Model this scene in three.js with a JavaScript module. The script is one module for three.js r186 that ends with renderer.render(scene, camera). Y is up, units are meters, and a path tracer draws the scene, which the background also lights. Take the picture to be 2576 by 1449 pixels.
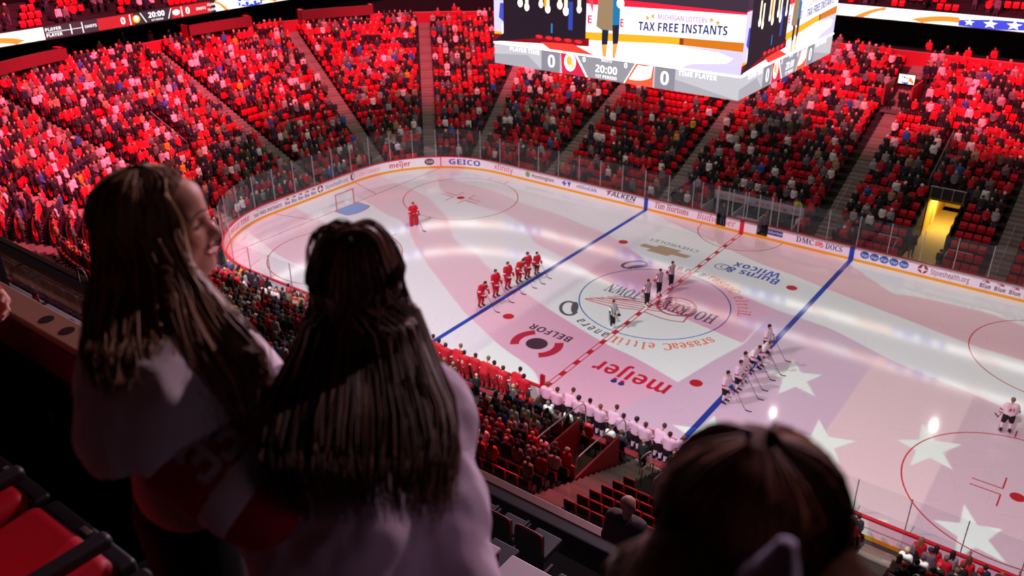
import * as THREE from 'three';
import { mergeGeometries } from 'three/addons/utils/BufferGeometryUtils.js';
import { RoundedBoxGeometry } from 'three/addons/geometries/RoundedBoxGeometry.js';
import { RectAreaLightUniformsLib } from 'three/addons/lights/RectAreaLightUniformsLib.js';
import { createNoise2D, createNoise3D } from 'simplex-noise';

// ---------------------------------------------------------------- camera, exposure, lights
const scene = new THREE.Scene();
scene.background = new THREE.Color(0x000000);
const camera = new THREE.PerspectiveCamera(37.03, 2576 / 1449, 0.05, 400);
camera.position.set(21.169, 24.7, 42.292);
camera.rotation.set(-0.4707, 0.6488, -0.01065, 'YXZ');
camera.focus = 6.5;
camera.userData.fStop = 2.3;
camera.updateMatrixWorld(true);
const renderer = new THREE.WebGLRenderer({ antialias: true });
renderer.toneMapping = THREE.LinearToneMapping;
renderer.toneMappingExposure = 1.0;
renderer.shadowMap.enabled = true;

const PROJECTOR_CD = 3900;       // each of the two slide projectors over the ice
const RED = new THREE.Color(1.0, 0.06, 0.15), RED_CD = 5600;
const WARM = new THREE.Color(1.0, 0.86, 0.78), FILL = 50;   // colour and radiance of the added fill panels

// ---------------------------------------------------------------- helpers
function rng(seed) { let a = seed >>> 0; return () => { a = (a + 0x6d2b79f5) | 0; let t = Math.imul(a ^ (a >>> 15), 1 | a); t = (t + Math.imul(t ^ (t >>> 7), 61 | t)) ^ t; return ((t ^ (t >>> 14)) >>> 0) / 4294967296; }; }
const rand = rng(20171), pick = (list, r = rand) => list[Math.floor(r() * list.length)];
const noise2 = createNoise2D(rng(5)), noise3 = createNoise3D(rng(9));
const V = (x, y, z) => new THREE.Vector3(x, y, z);
const lerp = (a, b, t) => a + (b - a) * t, clamp = (x, a, b) => Math.min(b, Math.max(a, x)), smooth = (a, b, x) => { const t = clamp((x - a) / (b - a), 0, 1); return t * t * (3 - 2 * t); };
const used = new Map();
function numbered(name) { const n = used.get(name) ?? 0; used.set(name, n + 1); return n ? name + '_' + String(n).padStart(3, '0') : name; }
const mats = new Map();
function mat(color, roughness = 0.8, more = {}) {
  const key = color + '|' + roughness + JSON.stringify(Object.keys(more).length ? more : 0);
  if (!mats.has(key)) mats.set(key, new THREE.MeshPhysicalMaterial({ color, roughness, ...more }));
  return mats.get(key);
}
function mesh(name, geometry, material, parent) {
  const m = new THREE.Mesh(geometry, material);
  m.castShadow = m.receiveShadow = true;
  m.name = parent ? name : numbered(name);
  (parent ?? scene).add(m);
  return m;
}
function tag(o, label, category, group, kind) { o.userData.label = label; if (category) o.userData.category = category; if (group) o.userData.group = group; if (kind) o.userData.kind = kind; return o; }
function thing(name, label, category, group, kind) { const g = new THREE.Group(); g.name = numbered(name); scene.add(g); return tag(g, label, category, group, kind); }
function box(w, h, d, x = 0, y = 0, z = 0) { return new THREE.BoxGeometry(w, h, d).translate(x, y, z); }
function rbox(w, h, d, r, x = 0, y = 0, z = 0) { return new RoundedBoxGeometry(w, h, d, 2, r).translate(x, y, z); }
function tube(points, r, sides = 6, n = 0) { return new THREE.TubeGeometry(new THREE.CatmullRomCurve3(points.map((p) => (p.isVector3 ? p : V(...p))), false, 'catmullrom', 0.3), n || points.length * 4, r, sides, false); }
function bar(a, b, r, sides = 6) { const p = V(...a), q = V(...b), g = new THREE.CylinderGeometry(r, r, p.distanceTo(q), sides); g.applyQuaternion(new THREE.Quaternion().setFromUnitVectors(V(0, 1, 0), q.clone().sub(p).normalize())); return g.translate((p.x + q.x) / 2, (p.y + q.y) / 2, (p.z + q.z) / 2); }
function canvasTexture(w, h, draw) { const c = document.createElement('canvas'); c.width = w; c.height = h; draw(c.getContext('2d'), w, h); const t = new THREE.CanvasTexture(c); t.colorSpace = THREE.SRGBColorSpace; t.magFilter = THREE.LinearFilter; t.anisotropy = 8; return t; }
function merge(list) { return mergeGeometries(list.map((g) => { const k = g.index ? g.toNonIndexed() : g; for (const n of Object.keys(k.attributes)) if (!['position', 'normal', 'uv'].includes(n)) k.deleteAttribute(n); return k; })); }
// A point of the place from its sight line (pixel of the 2576 x 1449 frame) and its distance from the camera.
const aim = new THREE.Matrix4().extractRotation(camera.matrixWorld);
function at(u, v, dist) { const f = 2163.4; return V((u - 1288) / f, (724.5 - v) / f, -1).applyMatrix4(aim).normalize().multiplyScalar(dist).add(camera.position); }

// Signed distances: tapered capsules joined with a smooth minimum, meshed with surface nets.
function cap(a, b, ra, rb = ra) { return [a[0], a[1], a[2], b[0] - a[0], b[1] - a[1], b[2] - a[2], ra, rb]; }
function field(caps, k = 0.03) {
  const n = caps.map((c) => [...c, c[3] * c[3] + c[4] * c[4] + c[5] * c[5] || 1e-9]);
  return (x, y, z) => {
    let d = 1e9;
    for (const c of n) {
      const px = x - c[0], py = y - c[1], pz = z - c[2], t = Math.min(1, Math.max(0, (px * c[3] + py * c[4] + pz * c[5]) / c[8]));
      const e = Math.hypot(px - c[3] * t, py - c[4] * t, pz - c[5] * t) - (c[6] + (c[7] - c[6]) * t), h = Math.max(k - Math.abs(d - e), 0) / k;
      d = Math.min(d, e) - h * h * k * 0.25;
    }
    return d;
  };
}
function smin(a, b, k) { const h = Math.max(k - Math.abs(a - b), 0) / k; return Math.min(a, b) - h * h * k * 0.25; }
function nets(f, lo, hi, cell) {
  const n = [0, 1, 2].map((i) => Math.ceil((hi[i] - lo[i]) / cell) + 1), [nx, ny, nz] = n, val = new Float32Array(nx * ny * nz);
  for (let k = 0, i = 0; k < nz; k++) for (let j = 0; j < ny; j++) for (let h = 0; h < nx; h++, i++) val[i] = f(lo[0] + h * cell, lo[1] + j * cell, lo[2] + k * cell);
  const id = new Int32Array(nx * ny * nz).fill(-1), pos = [], index = [], off = [0, 1, nx, nx + 1, nx * ny, nx * ny + 1, nx * ny + nx, nx * ny + nx + 1];
  const edges = [[0, 1], [2, 3], [4, 5], [6, 7], [0, 2], [1, 3], [4, 6], [5, 7], [0, 4], [1, 5], [2, 6], [3, 7]], cor = [[0, 0, 0], [1, 0, 0], [0, 1, 0], [1, 1, 0], [0, 0, 1], [1, 0, 1], [0, 1, 1], [1, 1, 1]];
  for (let k = 0; k < nz - 1; k++) for (let j = 0; j < ny - 1; j++) for (let h = 0; h < nx - 1; h++) {
    const i = h + nx * (j + ny * k);
    let m = 0;
    for (let c = 0; c < 8; c++) if (val[i + off[c]] < 0) m |= 1 << c;
    if (m === 0 || m === 255) continue;
    let x = 0, y = 0, z = 0, cnt = 0;
    for (const [a, b] of edges) {
      if (((m >> a) & 1) === ((m >> b) & 1)) continue;
      const va = val[i + off[a]], vb = val[i + off[b]], t = va / (va - vb);
      x += lerp(cor[a][0], cor[b][0], t); y += lerp(cor[a][1], cor[b][1], t); z += lerp(cor[a][2], cor[b][2], t); cnt++;
    }
    id[i] = pos.length / 3;
    pos.push(lo[0] + (h + x / cnt) * cell, lo[1] + (j + y / cnt) * cell, lo[2] + (k + z / cnt) * cell);
  }
  const quad = (a, b, c, d, flip) => { if (a < 0 || b < 0 || c < 0 || d < 0) return; flip ? index.push(a, c, b, a, d, c) : index.push(a, b, c, a, c, d); };
  for (let k = 1; k < nz - 1; k++) for (let j = 1; j < ny - 1; j++) for (let h = 1; h < nx - 1; h++) {
    const i = h + nx * (j + ny * k), s = val[i] < 0;
    if (s !== val[i + 1] < 0) quad(id[i - nx - nx * ny], id[i - nx * ny], id[i], id[i - nx], !s);
    if (s !== val[i + nx] < 0) quad(id[i - 1 - nx * ny], id[i - 1], id[i], id[i - nx * ny], !s);
    if (s !== val[i + nx * ny] < 0) quad(id[i - 1 - nx], id[i - nx], id[i], id[i - 1], !s);
  }
  const g = new THREE.BufferGeometry();
  g.setAttribute('position', new THREE.Float32BufferAttribute(pos, 3));
  g.setIndex(index);
  g.computeVertexNormals();
  return g;
}
// ---------------------------------------------------------------- the plan of the rink and the bowl
// s runs along the boards: 0 = middle of the far side, negative towards the far left corner, the left end and the near side; off = distance behind the boards.
const HX = 21.95, HZ = 4.42, RC = 8.53, QUARTER = RC * Math.PI / 2, S_END = HX + QUARTER, S_END2 = S_END + 2 * HZ, S_NEAR = S_END2 + QUARTER, S_HALF = S_NEAR + HX;
function path(s, off) {
  const side = s > 0 ? 1 : -1, q = Math.abs(s), r = RC + off;
  let x, z, nx, nz, scale = 1;
  if (q <= HX) { x = q; z = -(HZ + r); nx = 0; nz = -1; }
  else if (q <= S_END) { const a = (q - HX) / RC; nx = Math.sin(a); nz = -Math.cos(a); x = HX + r * nx; z = -HZ + r * nz; scale = r / RC; }
  else if (q <= S_END2) { x = HX + r; z = -HZ + (q - S_END); nx = 1; nz = 0; }
  else if (q <= S_NEAR) { const a = (q - S_END2) / RC; nx = Math.cos(a); nz = Math.sin(a); x = HX + r * nx; z = HZ + r * nz; scale = r / RC; }
  else { x = HX - (q - S_NEAR); z = HZ + r; nx = 0; nz = 1; }
  return { x: x * side, z, nx: nx * side, nz, scale };
}
const nearS = (x) => (x <= 0 ? -S_HALF - x : S_HALF - x);
// A band along the boards between two offsets and two heights; uvOf(s, y) gives the texture place of the rink-side face.
function band(s0, s1, o0, o1, y0, y1, n = 1, uvOf) {
  const pos = [], uv = [], index = [], ring = [];
  for (let i = 0; i <= n; i++) {
    const s = lerp(s0, s1, i / n), a = path(s, o0), b = path(s, o1);
    ring.push([[a.x, y0, a.z], [a.x, y1, a.z], [b.x, y1, b.z], [b.x, y0, b.z], s]);
  }
  const face = (p, t) => { const k = pos.length / 3; p.forEach((v) => pos.push(...v)); t.forEach((v) => uv.push(...v)); index.push(k, k + 1, k + 2, k, k + 2, k + 3); };
  for (let i = 0; i < n; i++) {
    const A = ring[i], B = ring[i + 1], u = uvOf ?? ((s, y) => [s, y]), w = o1 - o0;
    face([A[0], B[0], B[1], A[1]], [u(A[4], y0), u(B[4], y0), u(B[4], y1), u(A[4], y1)]);
    if (w > 0) {
      const e = (s, o) => [s * 0.999, o];
      face([A[1], B[1], B[2], A[2]], [e(A[4], 0), e(B[4], 0), e(B[4], w), e(A[4], w)]);
      face([B[3], A[3], A[2], B[2]], [e(B[4], 0), e(A[4], 0), e(A[4], 1), e(B[4], 1)]);
      face([A[3], B[3], B[0], A[0]], [e(A[4], w), e(B[4], w), e(B[4], 0), e(A[4], 0)]);
    }
  }
  if (o1 > o0) for (const A of [ring[0], ring[n]]) face([A[0], A[1], A[2], A[3]], [[0, 0], [0, 1], [1, 1], [1, 0]]);
  const g = new THREE.BufferGeometry();
  g.setAttribute('position', new THREE.Float32BufferAttribute(pos, 3));
  g.setAttribute('uv', new THREE.Float32BufferAttribute(uv, 2));
  g.setIndex(index);
  const k = g.toNonIndexed();
  k.computeVertexNormals();
  return k;
}
const curved = (s0, s1) => { const a = Math.min(Math.abs(s0), Math.abs(s1)), b = Math.max(Math.abs(s0), Math.abs(s1)); return (b > HX && a < S_END) || (b > S_END2 && a < S_NEAR); };

// ---------------------------------------------------------------- ice
const ICE_W = 30.48, ICE_D = 25.9, SLIDE_W = 64, SLIDE_D = 29.4;   // the slides reach a little past the ice, over the boards
function starPath(ctx, tips) {
  const cx = tips.reduce((a, p) => a + p[0], 0) / 5, cz = tips.reduce((a, p) => a + p[1], 0) / 5;
  ctx.beginPath();
  tips.forEach((p, i) => { const q = tips[(i + 1) % 5], mx = (p[0] + q[0]) / 2, mz = (p[1] + q[1]) / 2; ctx[i ? 'lineTo' : 'moveTo'](p[0], p[1]); ctx.lineTo(cx + (mx - cx) * 0.5, cz + (mz - cz) * 0.5); });
  ctx.closePath();
}
// Everything painted under the ice, in metres: x along the rink, z across it. Lettering reads from the far side.
function paintIce(ctx) {
  ctx.fillStyle = '#eef0f3'; ctx.fillRect(-31, -13, 62, 26);
  const r = rng(77);
  ctx.lineCap = 'round';
  for (let i = 0; i < 1500; i++) {   // skate marks and scraped snow
    const x = r() * 61 - 30.5, z = r() * 26 - 13, a = r() * 6.3, l = 0.3 + r() * 1.6;
    ctx.strokeStyle = r() < 0.5 ? 'rgba(255,255,255,0.35)' : 'rgba(214,220,228,0.35)'; ctx.lineWidth = 0.015 + r() * 0.035;
    ctx.beginPath(); ctx.moveTo(x, z); ctx.quadraticCurveTo(x + l * 0.5 * Math.cos(a) + r() * 0.3, z + l * 0.5 * Math.sin(a), x + l * Math.cos(a), z + l * Math.sin(a)); ctx.stroke();
  }
  const red = '#c8202f', blue = '#1c46b4', arc = (x, z, rr, a0 = 0, a1 = 6.2832) => { ctx.beginPath(); ctx.arc(x, z, rr, a0, a1); };
  const line = (x0, z0, x1, z1, w = 0.06) => { ctx.lineWidth = w; ctx.lineCap = 'butt'; ctx.beginPath(); ctx.moveTo(x0, z0); ctx.lineTo(x1, z1); ctx.stroke(); };
  ctx.fillStyle = blue;
  for (const x of [-7.77, 7.77]) ctx.fillRect(x - 0.155, -13, 0.31, 26);
  ctx.strokeStyle = red; ctx.lineWidth = 0.06;
  for (const x of [-27.13, 27.13]) {
    line(x, -11.6, x, 11.6);
    const e = Math.sign(x);
    line(x, -3.35, e * 30.48, -4.27); line(x, 3.35, e * 30.48, 4.27);
    ctx.fillStyle = '#86aee6';
    ctx.beginPath(); ctx.moveTo(x, -1.22); ctx.lineTo(x - e * 1.37, -1.22); ctx.bezierCurveTo(x - e * 1.9, -0.8, x - e * 1.9, 0.8, x - e * 1.37, 1.22); ctx.lineTo(x, 1.22); ctx.closePath(); ctx.fill(); ctx.lineWidth = 0.05; ctx.stroke();
    for (const z of [-6.71, 6.71]) {
      const c = e * 21.03;
      ctx.lineWidth = 0.06; arc(c, z, 4.572); ctx.stroke();
      ctx.fillStyle = red; arc(c, z, 0.305); ctx.fill();
      for (const i of [-1, 1]) for (const j of [-1, 1]) {
        line(c + i * 0.61, z + j * 0.23, c + i * 1.83, z + j * 0.23); line(c + i * 0.61, z + j * 0.23, c + i * 0.61, z + j * 1.14);
        line(c + i * 0.86, z + j * 4.57, c + i * 0.86, z + j * 5.18);
      }
    }
  }
  ctx.fillStyle = red;
  for (const x of [-6.1, 6.1]) for (const z of [-6.71, 6.71]) { arc(x, z, 0.34); ctx.fill(); }
  ctx.lineWidth = 0.06; arc(0, -12.95, 3.05, 0, Math.PI); ctx.stroke();
  // lettering and emblems
  const text = (t, x, z, h, width, color, font = 'bold', family = 'sans-serif', turn = Math.PI) => {
    ctx.save(); ctx.translate(x, z); ctx.rotate(turn); ctx.fillStyle = color; ctx.font = font + ' 100px ' + family; ctx.textAlign = 'center'; ctx.textBaseline = 'middle';
    const w = ctx.measureText(t).width; ctx.scale(width / w, h / 72); ctx.fillText(t, 0, 0); ctx.restore();
  };
  const ring = (t, rr, mid, step, h, color, family = 'serif') => [...t].forEach((ch, i) => {   // letters round the centre circle, tops outward
    const a = mid + (i - (t.length - 1) / 2) * step; text(ch, rr * Math.cos(a), rr * Math.sin(a), h, h * (ch === 'l' || ch === 'i' || ch === 't' ? 0.32 : ch === 'C' || ch === 'L' ? 0.75 : 0.55), color, 'bold', family, a + Math.PI / 2);
  });
  text('meijer', 3.1, 8.25, 1.25, 4.5, '#d01f3c');
  ctx.fillStyle = '#2f3f9c'; for (const x of [2.55, 3.0]) { arc(x, 9.05, 0.17); ctx.fill(); }
  text('BELFOR', -2.95, 6.85, 0.62, 2.9, '#46353f');
  ctx.fillStyle = '#4b3f49'; arc(-2.9, 8.3, 0.62); ctx.fill();
  ctx.strokeStyle = '#c2314c'; ctx.lineWidth = 0.5; ctx.lineCap = 'butt';
  arc(-2.9, 8.3, 1.25, Math.PI * 0.78, Math.PI * 1.28); ctx.stroke(); arc(-2.9, 8.3, 1.25, -Math.PI * 0.22, Math.PI * 0.28); ctx.stroke();
  text('CHEVROLET', -2.95, -8.3, 0.42, 3.8, '#70646c', '');
  ctx.fillStyle = '#c0a184';
  ctx.beginPath(); [[-4.75, -7.35], [-3.85, -7.35], [-3.7, -7.75], [-2.05, -7.75], [-2.15, -7.35], [-1.15, -7.35], [-1.3, -6.8], [-2.35, -6.8], [-2.5, -6.4], [-4.1, -6.4], [-3.95, -6.8], [-4.9, -6.8]].forEach(([x, z], i) => ctx[i ? 'lineTo' : 'moveTo'](x, z)); ctx.closePath(); ctx.fill();
  text('Burns &', 3.35, -6.95, 0.85, 3.7, '#4a5bb8'); text('Wilcox', 3.3, -7.85, 0.85, 3.2, '#4a5bb8');
  ctx.strokeStyle = '#6a76b0'; ctx.lineWidth = 0.07; arc(1.25, -7.0, 0.45); ctx.stroke(); arc(1.45, -7.1, 0.3); ctx.stroke();
  // centre: winged wheel outline and lettering
  ctx.strokeStyle = '#c9485a'; ctx.lineWidth = 0.09;
  ctx.fillStyle = 'rgba(246,238,240,0.8)';
  ctx.beginPath(); ctx.moveTo(2.6, 1.25); ctx.bezierCurveTo(1.2, 2.0, 0.3, 1.2, -0.6, 1.6); ctx.bezierCurveTo(-1.6, 2.1, -2.6, 2.2, -3.6, 2.15); ctx.bezierCurveTo(-3.0, 1.2, -1.0, 0.6, 0.4, 0.2); ctx.lineTo(2.4, -0.9); ctx.closePath(); ctx.fill(); ctx.stroke();
  for (let i = 0; i < 5; i++) { ctx.beginPath(); ctx.moveTo(-3.4 + i * 0.25, 2.0 - i * 0.3); ctx.bezierCurveTo(-1.8, 1.7 - i * 0.32, -0.4, 1.3 - i * 0.28, 0.9, 0.9 - i * 0.32); ctx.stroke(); }
  ctx.lineWidth = 0.16; arc(1.4, -0.25, 1.15); ctx.stroke(); ctx.lineWidth = 0.06; arc(1.4, -0.25, 0.8); ctx.stroke();
  for (let i = 0; i < 6; i++) line(1.4, -0.25, 1.4 + 1.1 * Math.cos(i * 1.047), -0.25 + 1.1 * Math.sin(i * 1.047), 0.05);
  text('HOCKEY', 2.3, -0.05, 1.15, 3.5, '#4d4650', 'bold', 'serif'); text('TOWN', -2.2, -0.1, 1.15, 2.3, '#5e5862', 'bold', 'serif');
  ring('Little Caesars', 5.35, Math.PI * 0.31, -0.083, 0.75, '#ee7a52'); ring('arena', 5.25, Math.PI * 0.585, -0.1, 0.7, '#62606a', 'sans-serif');
  ring('Little Caesars', 5.35, -Math.PI * 0.27, -0.083, 0.75, '#ef8f78'); ring('arena', 5.25, -Math.PI * 0.52, -0.1, 0.7, '#7c7690', 'sans-serif');
  ctx.lineWidth = 0.2;
  for (const [x, z, a] of [[-3.75, 3.75, -0.6], [-3.6, -3.9, 0.6]]) {
    ctx.strokeStyle = '#5a555f'; ctx.save(); ctx.translate(x, z); ctx.rotate(a); ctx.beginPath(); ctx.ellipse(0, 0, 0.5, 0.85, 0, 0.5, 5.6); ctx.stroke(); ctx.fillStyle = '#5a555f'; ctx.beginPath(); ctx.ellipse(0.35, -0.1, 0.22, 0.75, 0.1, 0, 6.3); ctx.fill(); ctx.restore();
  }
  ctx.strokeStyle = blue; ctx.lineWidth = 0.07; arc(0, 0, 4.572); ctx.stroke();
  ctx.fillStyle = red; ctx.fillRect(-0.155, -13, 0.31, 26);
  ctx.fillStyle = '#f3eef1'; for (let z = -12.7; z < 13; z += 1.35) ctx.fillRect(-0.1, z, 0.2, 0.85);
}
const ice = tag(new THREE.Group(), 'white ice sheet with painted lines, circles and sponsor emblems', 'ice', null, 'structure');
ice.name = 'ice_rink'; scene.add(ice);
for (const half of [0, 1]) {
  const x0 = half ? 0 : -ICE_W, S = 2048 / ICE_W;
  const t = canvasTexture(2048, Math.round(ICE_D * S), (ctx) => { ctx.setTransform(S, 0, 0, S, -x0 * S, ICE_D / 2 * S); paintIce(ctx); });
  const sh = new THREE.Shape(), e = half ? 1 : -1;
  sh.moveTo(0, 12.95); sh.lineTo(e * HX, 12.95); sh.absarc(e * HX, HZ, RC, Math.PI / 2, half ? 0 : Math.PI, half === 1); sh.lineTo(e * ICE_W, -HZ); sh.absarc(e * HX, -HZ, RC, half ? 0 : Math.PI, half ? -Math.PI / 2 : Math.PI * 1.5, half === 1); sh.lineTo(0, -12.95); sh.closePath();
  const g = new THREE.ShapeGeometry(sh, 24).rotateX(-Math.PI / 2), p = g.attributes.position, uv = g.attributes.uv;
  for (let i = 0; i < p.count; i++) uv.setXY(i, (p.getX(i) - x0) / ICE_W, 1 - (p.getZ(i) + ICE_D / 2) / ICE_D);
  mesh('ice_sheet', g, new THREE.MeshPhysicalMaterial({ map: t, roughness: 0.65, clearcoat: 1, clearcoatRoughness: 0.07 }), ice);
}
const slab = tag(mesh('floor', box(64, 0.5, 30, 0, -0.26, 0), mat('#3a3a3e', 0.9)), 'concrete slab under the ice and the boards', 'floor', null, 'structure');

// ---------------------------------------------------------------- the projected flag: two projectors with printed slides above the stands
function paintFlag(ctx) {
  const white = '#f2eeee', pink = '#e8a2c0', rose = '#eea3b0', poly = (pts, c) => { ctx.fillStyle = c; ctx.beginPath(); pts.forEach((p, i) => ctx[i ? 'lineTo' : 'moveTo'](p[0], p[1])); ctx.closePath(); ctx.fill(); };
  const fine = (pts) => new THREE.SplineCurve(pts.map((p) => new THREE.Vector2(...p))).getPoints(60).map((p) => [p.x, p.y]);
  const stripe = (a, b, c) => poly([...fine(a), ...fine(b).reverse()], c);
  ctx.fillStyle = white; ctx.fillRect(-33, -15, 66, 30);
  ctx.fillStyle = '#ead9e6'; ctx.fillRect(-33, -15, 28, 30);
  stripe([[-9, -14], [-4, -14], [2.2, -14.4], [5.7, -13.1], [7.7, -12.4], [10.6, -10.2], [11.6, -9.6], [12.8, -10], [16.8, -10.3], [18.6, -9.8], [31, -8]], [[-9, -13.6], [-7.5, -12.9], [-4.6, -11.7], [-2.2, -10.9], [0.2, -10], [2.9, -9], [5.5, -8.5], [7.4, -8], [9.8, -7.4], [12.8, -6.7], [14.8, -6.2], [17, -5.7], [19.3, -5.6], [31, -4.6]], rose);
  const b3 = [[-25.6, -13.5], [-25, -11.4], [-24.2, -9.6], [-22.1, -9.5], [-19.5, -9.4], [-16.8, -8.7], [-12.7, -8.3], [-9.7, -7.6], [-7.7, -7.2], [-6.1, -6.5], [-4.5, -5.6], [-3, -5], [0, -4.9], [2.1, -4.5], [3.4, -4.1], [6.3, -3.4], [8.2, -3.2], [10.1, -2.9], [12.6, -1.9], [14.4, -1.3], [17.7, -0.6], [20.2, 0], [31, 2.5]];
  stripe(b3.slice(0, 16), [[-32, -13.5], [-27.5, -10.5], [-23, -6.9], [-20, -6.2], [-16.7, -6.1], [-14.6, -5.6], [-12.6, -4.2], [-10.9, -2.9], [-7.6, -2], [-4.8, -1], [-0.8, 0], [3, 0.9], [6.4, 1.5]], pink);
  stripe([[-31, -7.2], [-29.7, -6.8], [-27.7, -6.3], [-26, -6], [-23.2, -5.2], [-21.2, -4.1], [-19.2, -2.9], [-16.2, -0.2], [-13.4, 0.9], [-11.1, 2.2], [-7.2, 3.6], [-5.1, 4.4], [-1.7, 5.5], [0.5, 6.1], [2.4, 6.4], [5.3, 7.2]], [[-31, -2.8], [-27, -1.8], [-23.4, -0.7], [-21, -0.1], [-16, 3.4], [-9.7, 7.2], [-8, 8.1], [-4.4, 9.7], [-1.1, 10.9], [1, 13.5], [3.6, 13.5]], pink);
  stripe([[-31, 2.2], [-28, 2.9], [-25.3, 3.4], [-20, 6], [-15, 9.5], [-11, 13.5]], [[-31, 7.2], [-29.6, 7.6], [-26.9, 8.3], [-23.9, 9.1], [-20.1, 9.8], [-16, 13.5]], pink);
  ctx.fillStyle = '#ecc6dc'; for (const [x, z, w, d] of [[-33, -15, 66, 2.0], [-33, -15, 2.6, 30]]) ctx.fillRect(x, z, w, d);
  const upper = fine(b3.slice(15)), canton = (x0, x1, c) => { ctx.save(); ctx.beginPath(); ctx.rect(x0, -14, x1 - x0, 28); ctx.clip(); poly([...upper, [31, 14], [3.2, 14], [4.4, 10.2], [5.3, 7.2], [5.9, 4], [6.5, 1.5]], c); ctx.restore(); };
  canton(-31, 12.92, '#d6a6c4'); canton(12.92, 17.9, '#ecbcc4'); canton(17.9, 31, '#d3a2b4');
  ctx.fillStyle = '#f4f6ee';
  for (const tips of [[[9.3, 1.5], [11.1, 2.1], [11.5, 4.3], [9.9, 5.2], [8.4, 3.4]], [[12.3, 6.1], [14.3, 6.8], [14.3, 9], [12.7, 10], [11.5, 8.2]], [[16.4, 3.5], [18.3, 4.2], [18.4, 6.4], [16.8, 7.2], [15.8, 5.6]], [[8.1, 8.8], [9.9, 9.3], [9.9, 11.5], [8.2, 12.5], [6.8, 10.7]], [[19.3, 8.5], [20.9, 9.2], [21.4, 11.2], [19.7, 12.1], [18.5, 10.3]], [[15.3, 10.6], [17.1, 11.4], [17.1, 13.5], [15.6, 14.4], [14.5, 12.7]]]) { starPath(ctx, tips); ctx.fill(); }
}
const slideTexture = canvasTexture(2048, 940, (ctx, w, h) => { const S = w / SLIDE_W; ctx.setTransform(S, 0, 0, h / SLIDE_D, w / 2, h / 2); paintFlag(ctx); });
function projector(x, y, z, label) {
  const k = 0.45 / y, p = thing('slide_projector', label, 'projector');
  p.position.set(x, y, z);
  const w = SLIDE_W * k, d = SLIDE_D * k, cx = -x * k, cz = -z * k, black = mat('#101012', 0.9);
  const g = new THREE.PlaneGeometry(w, d).rotateX(-Math.PI / 2).translate(cx, -0.45, cz);
  mesh('slide', g, new THREE.MeshPhysicalMaterial({ map: slideTexture, transmission: 1, roughness: 0, ior: 1.05, thickness: 0 }), p);
  const hw = w / 2 + 0.02, zl = Math.min(cz - d / 2, 0) - 0.06, zh = Math.max(cz + d / 2, 0) + 0.06;
  const walls = [box(hw * 2, 0.02, zh - zl, cx, 0.2, (zl + zh) / 2), box(hw * 2, 0.66, 0.02, cx, -0.13, zl), box(hw * 2, 0.66, 0.02, cx, -0.13, zh), box(0.02, 0.66, zh - zl, cx - hw, -0.13, (zl + zh) / 2), box(0.02, 0.66, zh - zl, cx + hw, -0.13, (zl + zh) / 2)];
  for (const [a, b] of [[zl, cz - d / 2], [cz + d / 2, zh]]) walls.push(box(hw * 2, 0.01, Math.abs(b - a), cx, -0.45, (a + b) / 2));
  mesh('housing', merge(walls), black, p);
  mesh('bracket', bar([cx, 0.2, cz], [cx, 39.95 - y, cz], 0.03), black, p);
  const lamp = new THREE.SpotLight(0xffffff, PROJECTOR_CD, 0, 0.86, 0.1, 2);
  lamp.name = 'projector_lamp'; lamp.position.set(0, 0, 0); lamp.castShadow = true; lamp.shadow.radius = 0.03;
  lamp.target.position.set(cx, -0.45, cz); p.add(lamp, lamp.target);
}
projector(-17, 33, 34, 'black slide projector hung above the near stand, over the red bench side');
projector(17, 33, 34, 'black slide projector hung above the near stand, over the white bench side');

// ---------------------------------------------------------------- boards, advertising and glass
const ROWS = 8, ROW_M = 16, ATLAS_S0 = -64;
const ads = [];
const ad = (s0, s1, draw) => ads.push([s0, s1, draw]);
const word = (t, color, font = 'bold', family = 'sans-serif', y = 0.5, h = 0.42, fill = 0.92) => (c, w) => { c.fillStyle = color; c.font = font + ' 100px ' + family; c.textAlign = 'center'; c.textBaseline = 'middle'; const m = c.measureText(t).width; c.save(); c.translate(w / 2, y * 0.8); c.scale(w * fill / m, h * 0.8 / 72); c.fillText(t, 0, 0); c.restore(); };
const dot = (c, x, y, r, col, ry = r) => { c.fillStyle = col; c.beginPath(); c.ellipse(x, y, r, ry, 0, 0, 6.3); c.fill(); };
const blueAd = (c, w, n) => { for (let i = 0; i < n; i++) { c.save(); c.translate((i + 0.5) * w / n, 0); c.fillStyle = '#c2414f'; c.beginPath(); c.moveTo(-0.12, 0.3); c.lineTo(0.06, 0.14); c.lineTo(0.22, 0.3); c.fill(); c.strokeStyle = '#35406f'; c.lineWidth = 0.03; c.beginPath(); c.arc(0, 0.42, 0.26, -2.6, -0.7); c.stroke(); c.translate(-w / n / 2, 0); word('Blue', '#1f2947', 'bold', 'sans-serif', 0.66, 0.36, 0.8)(c, w / n); c.restore(); } };
const shield = (c, x) => { dot(c, x, 0.4, 0.3, '#8d2435'); c.fillStyle = '#f3e2ee'; c.beginPath(); c.moveTo(x, 0.06); c.lineTo(x + 0.1, 0.36); c.lineTo(x + 0.32, 0.44); c.lineTo(x + 0.1, 0.5); c.lineTo(x, 0.75); c.lineTo(x - 0.1, 0.5); c.lineTo(x - 0.32, 0.44); c.lineTo(x - 0.1, 0.36); c.fill(); };
ad(-49.6, -46.5, word('BELLE TIRE', '#d42840', 'bold italic'));
ad(-46.2, -43.1, (c, w) => { word('MICHIGAN LOTTERY', '#b98a9c', '', 'sans-serif', 0.24, 0.2, 0.7)(c, w); word('TAX FREE INSTANTS', '#2b2a44', 'bold', 'sans-serif', 0.64, 0.34)(c, w); });
ad(-43, -39.7, (c, w) => blueAd(c, w, 5));
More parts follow.
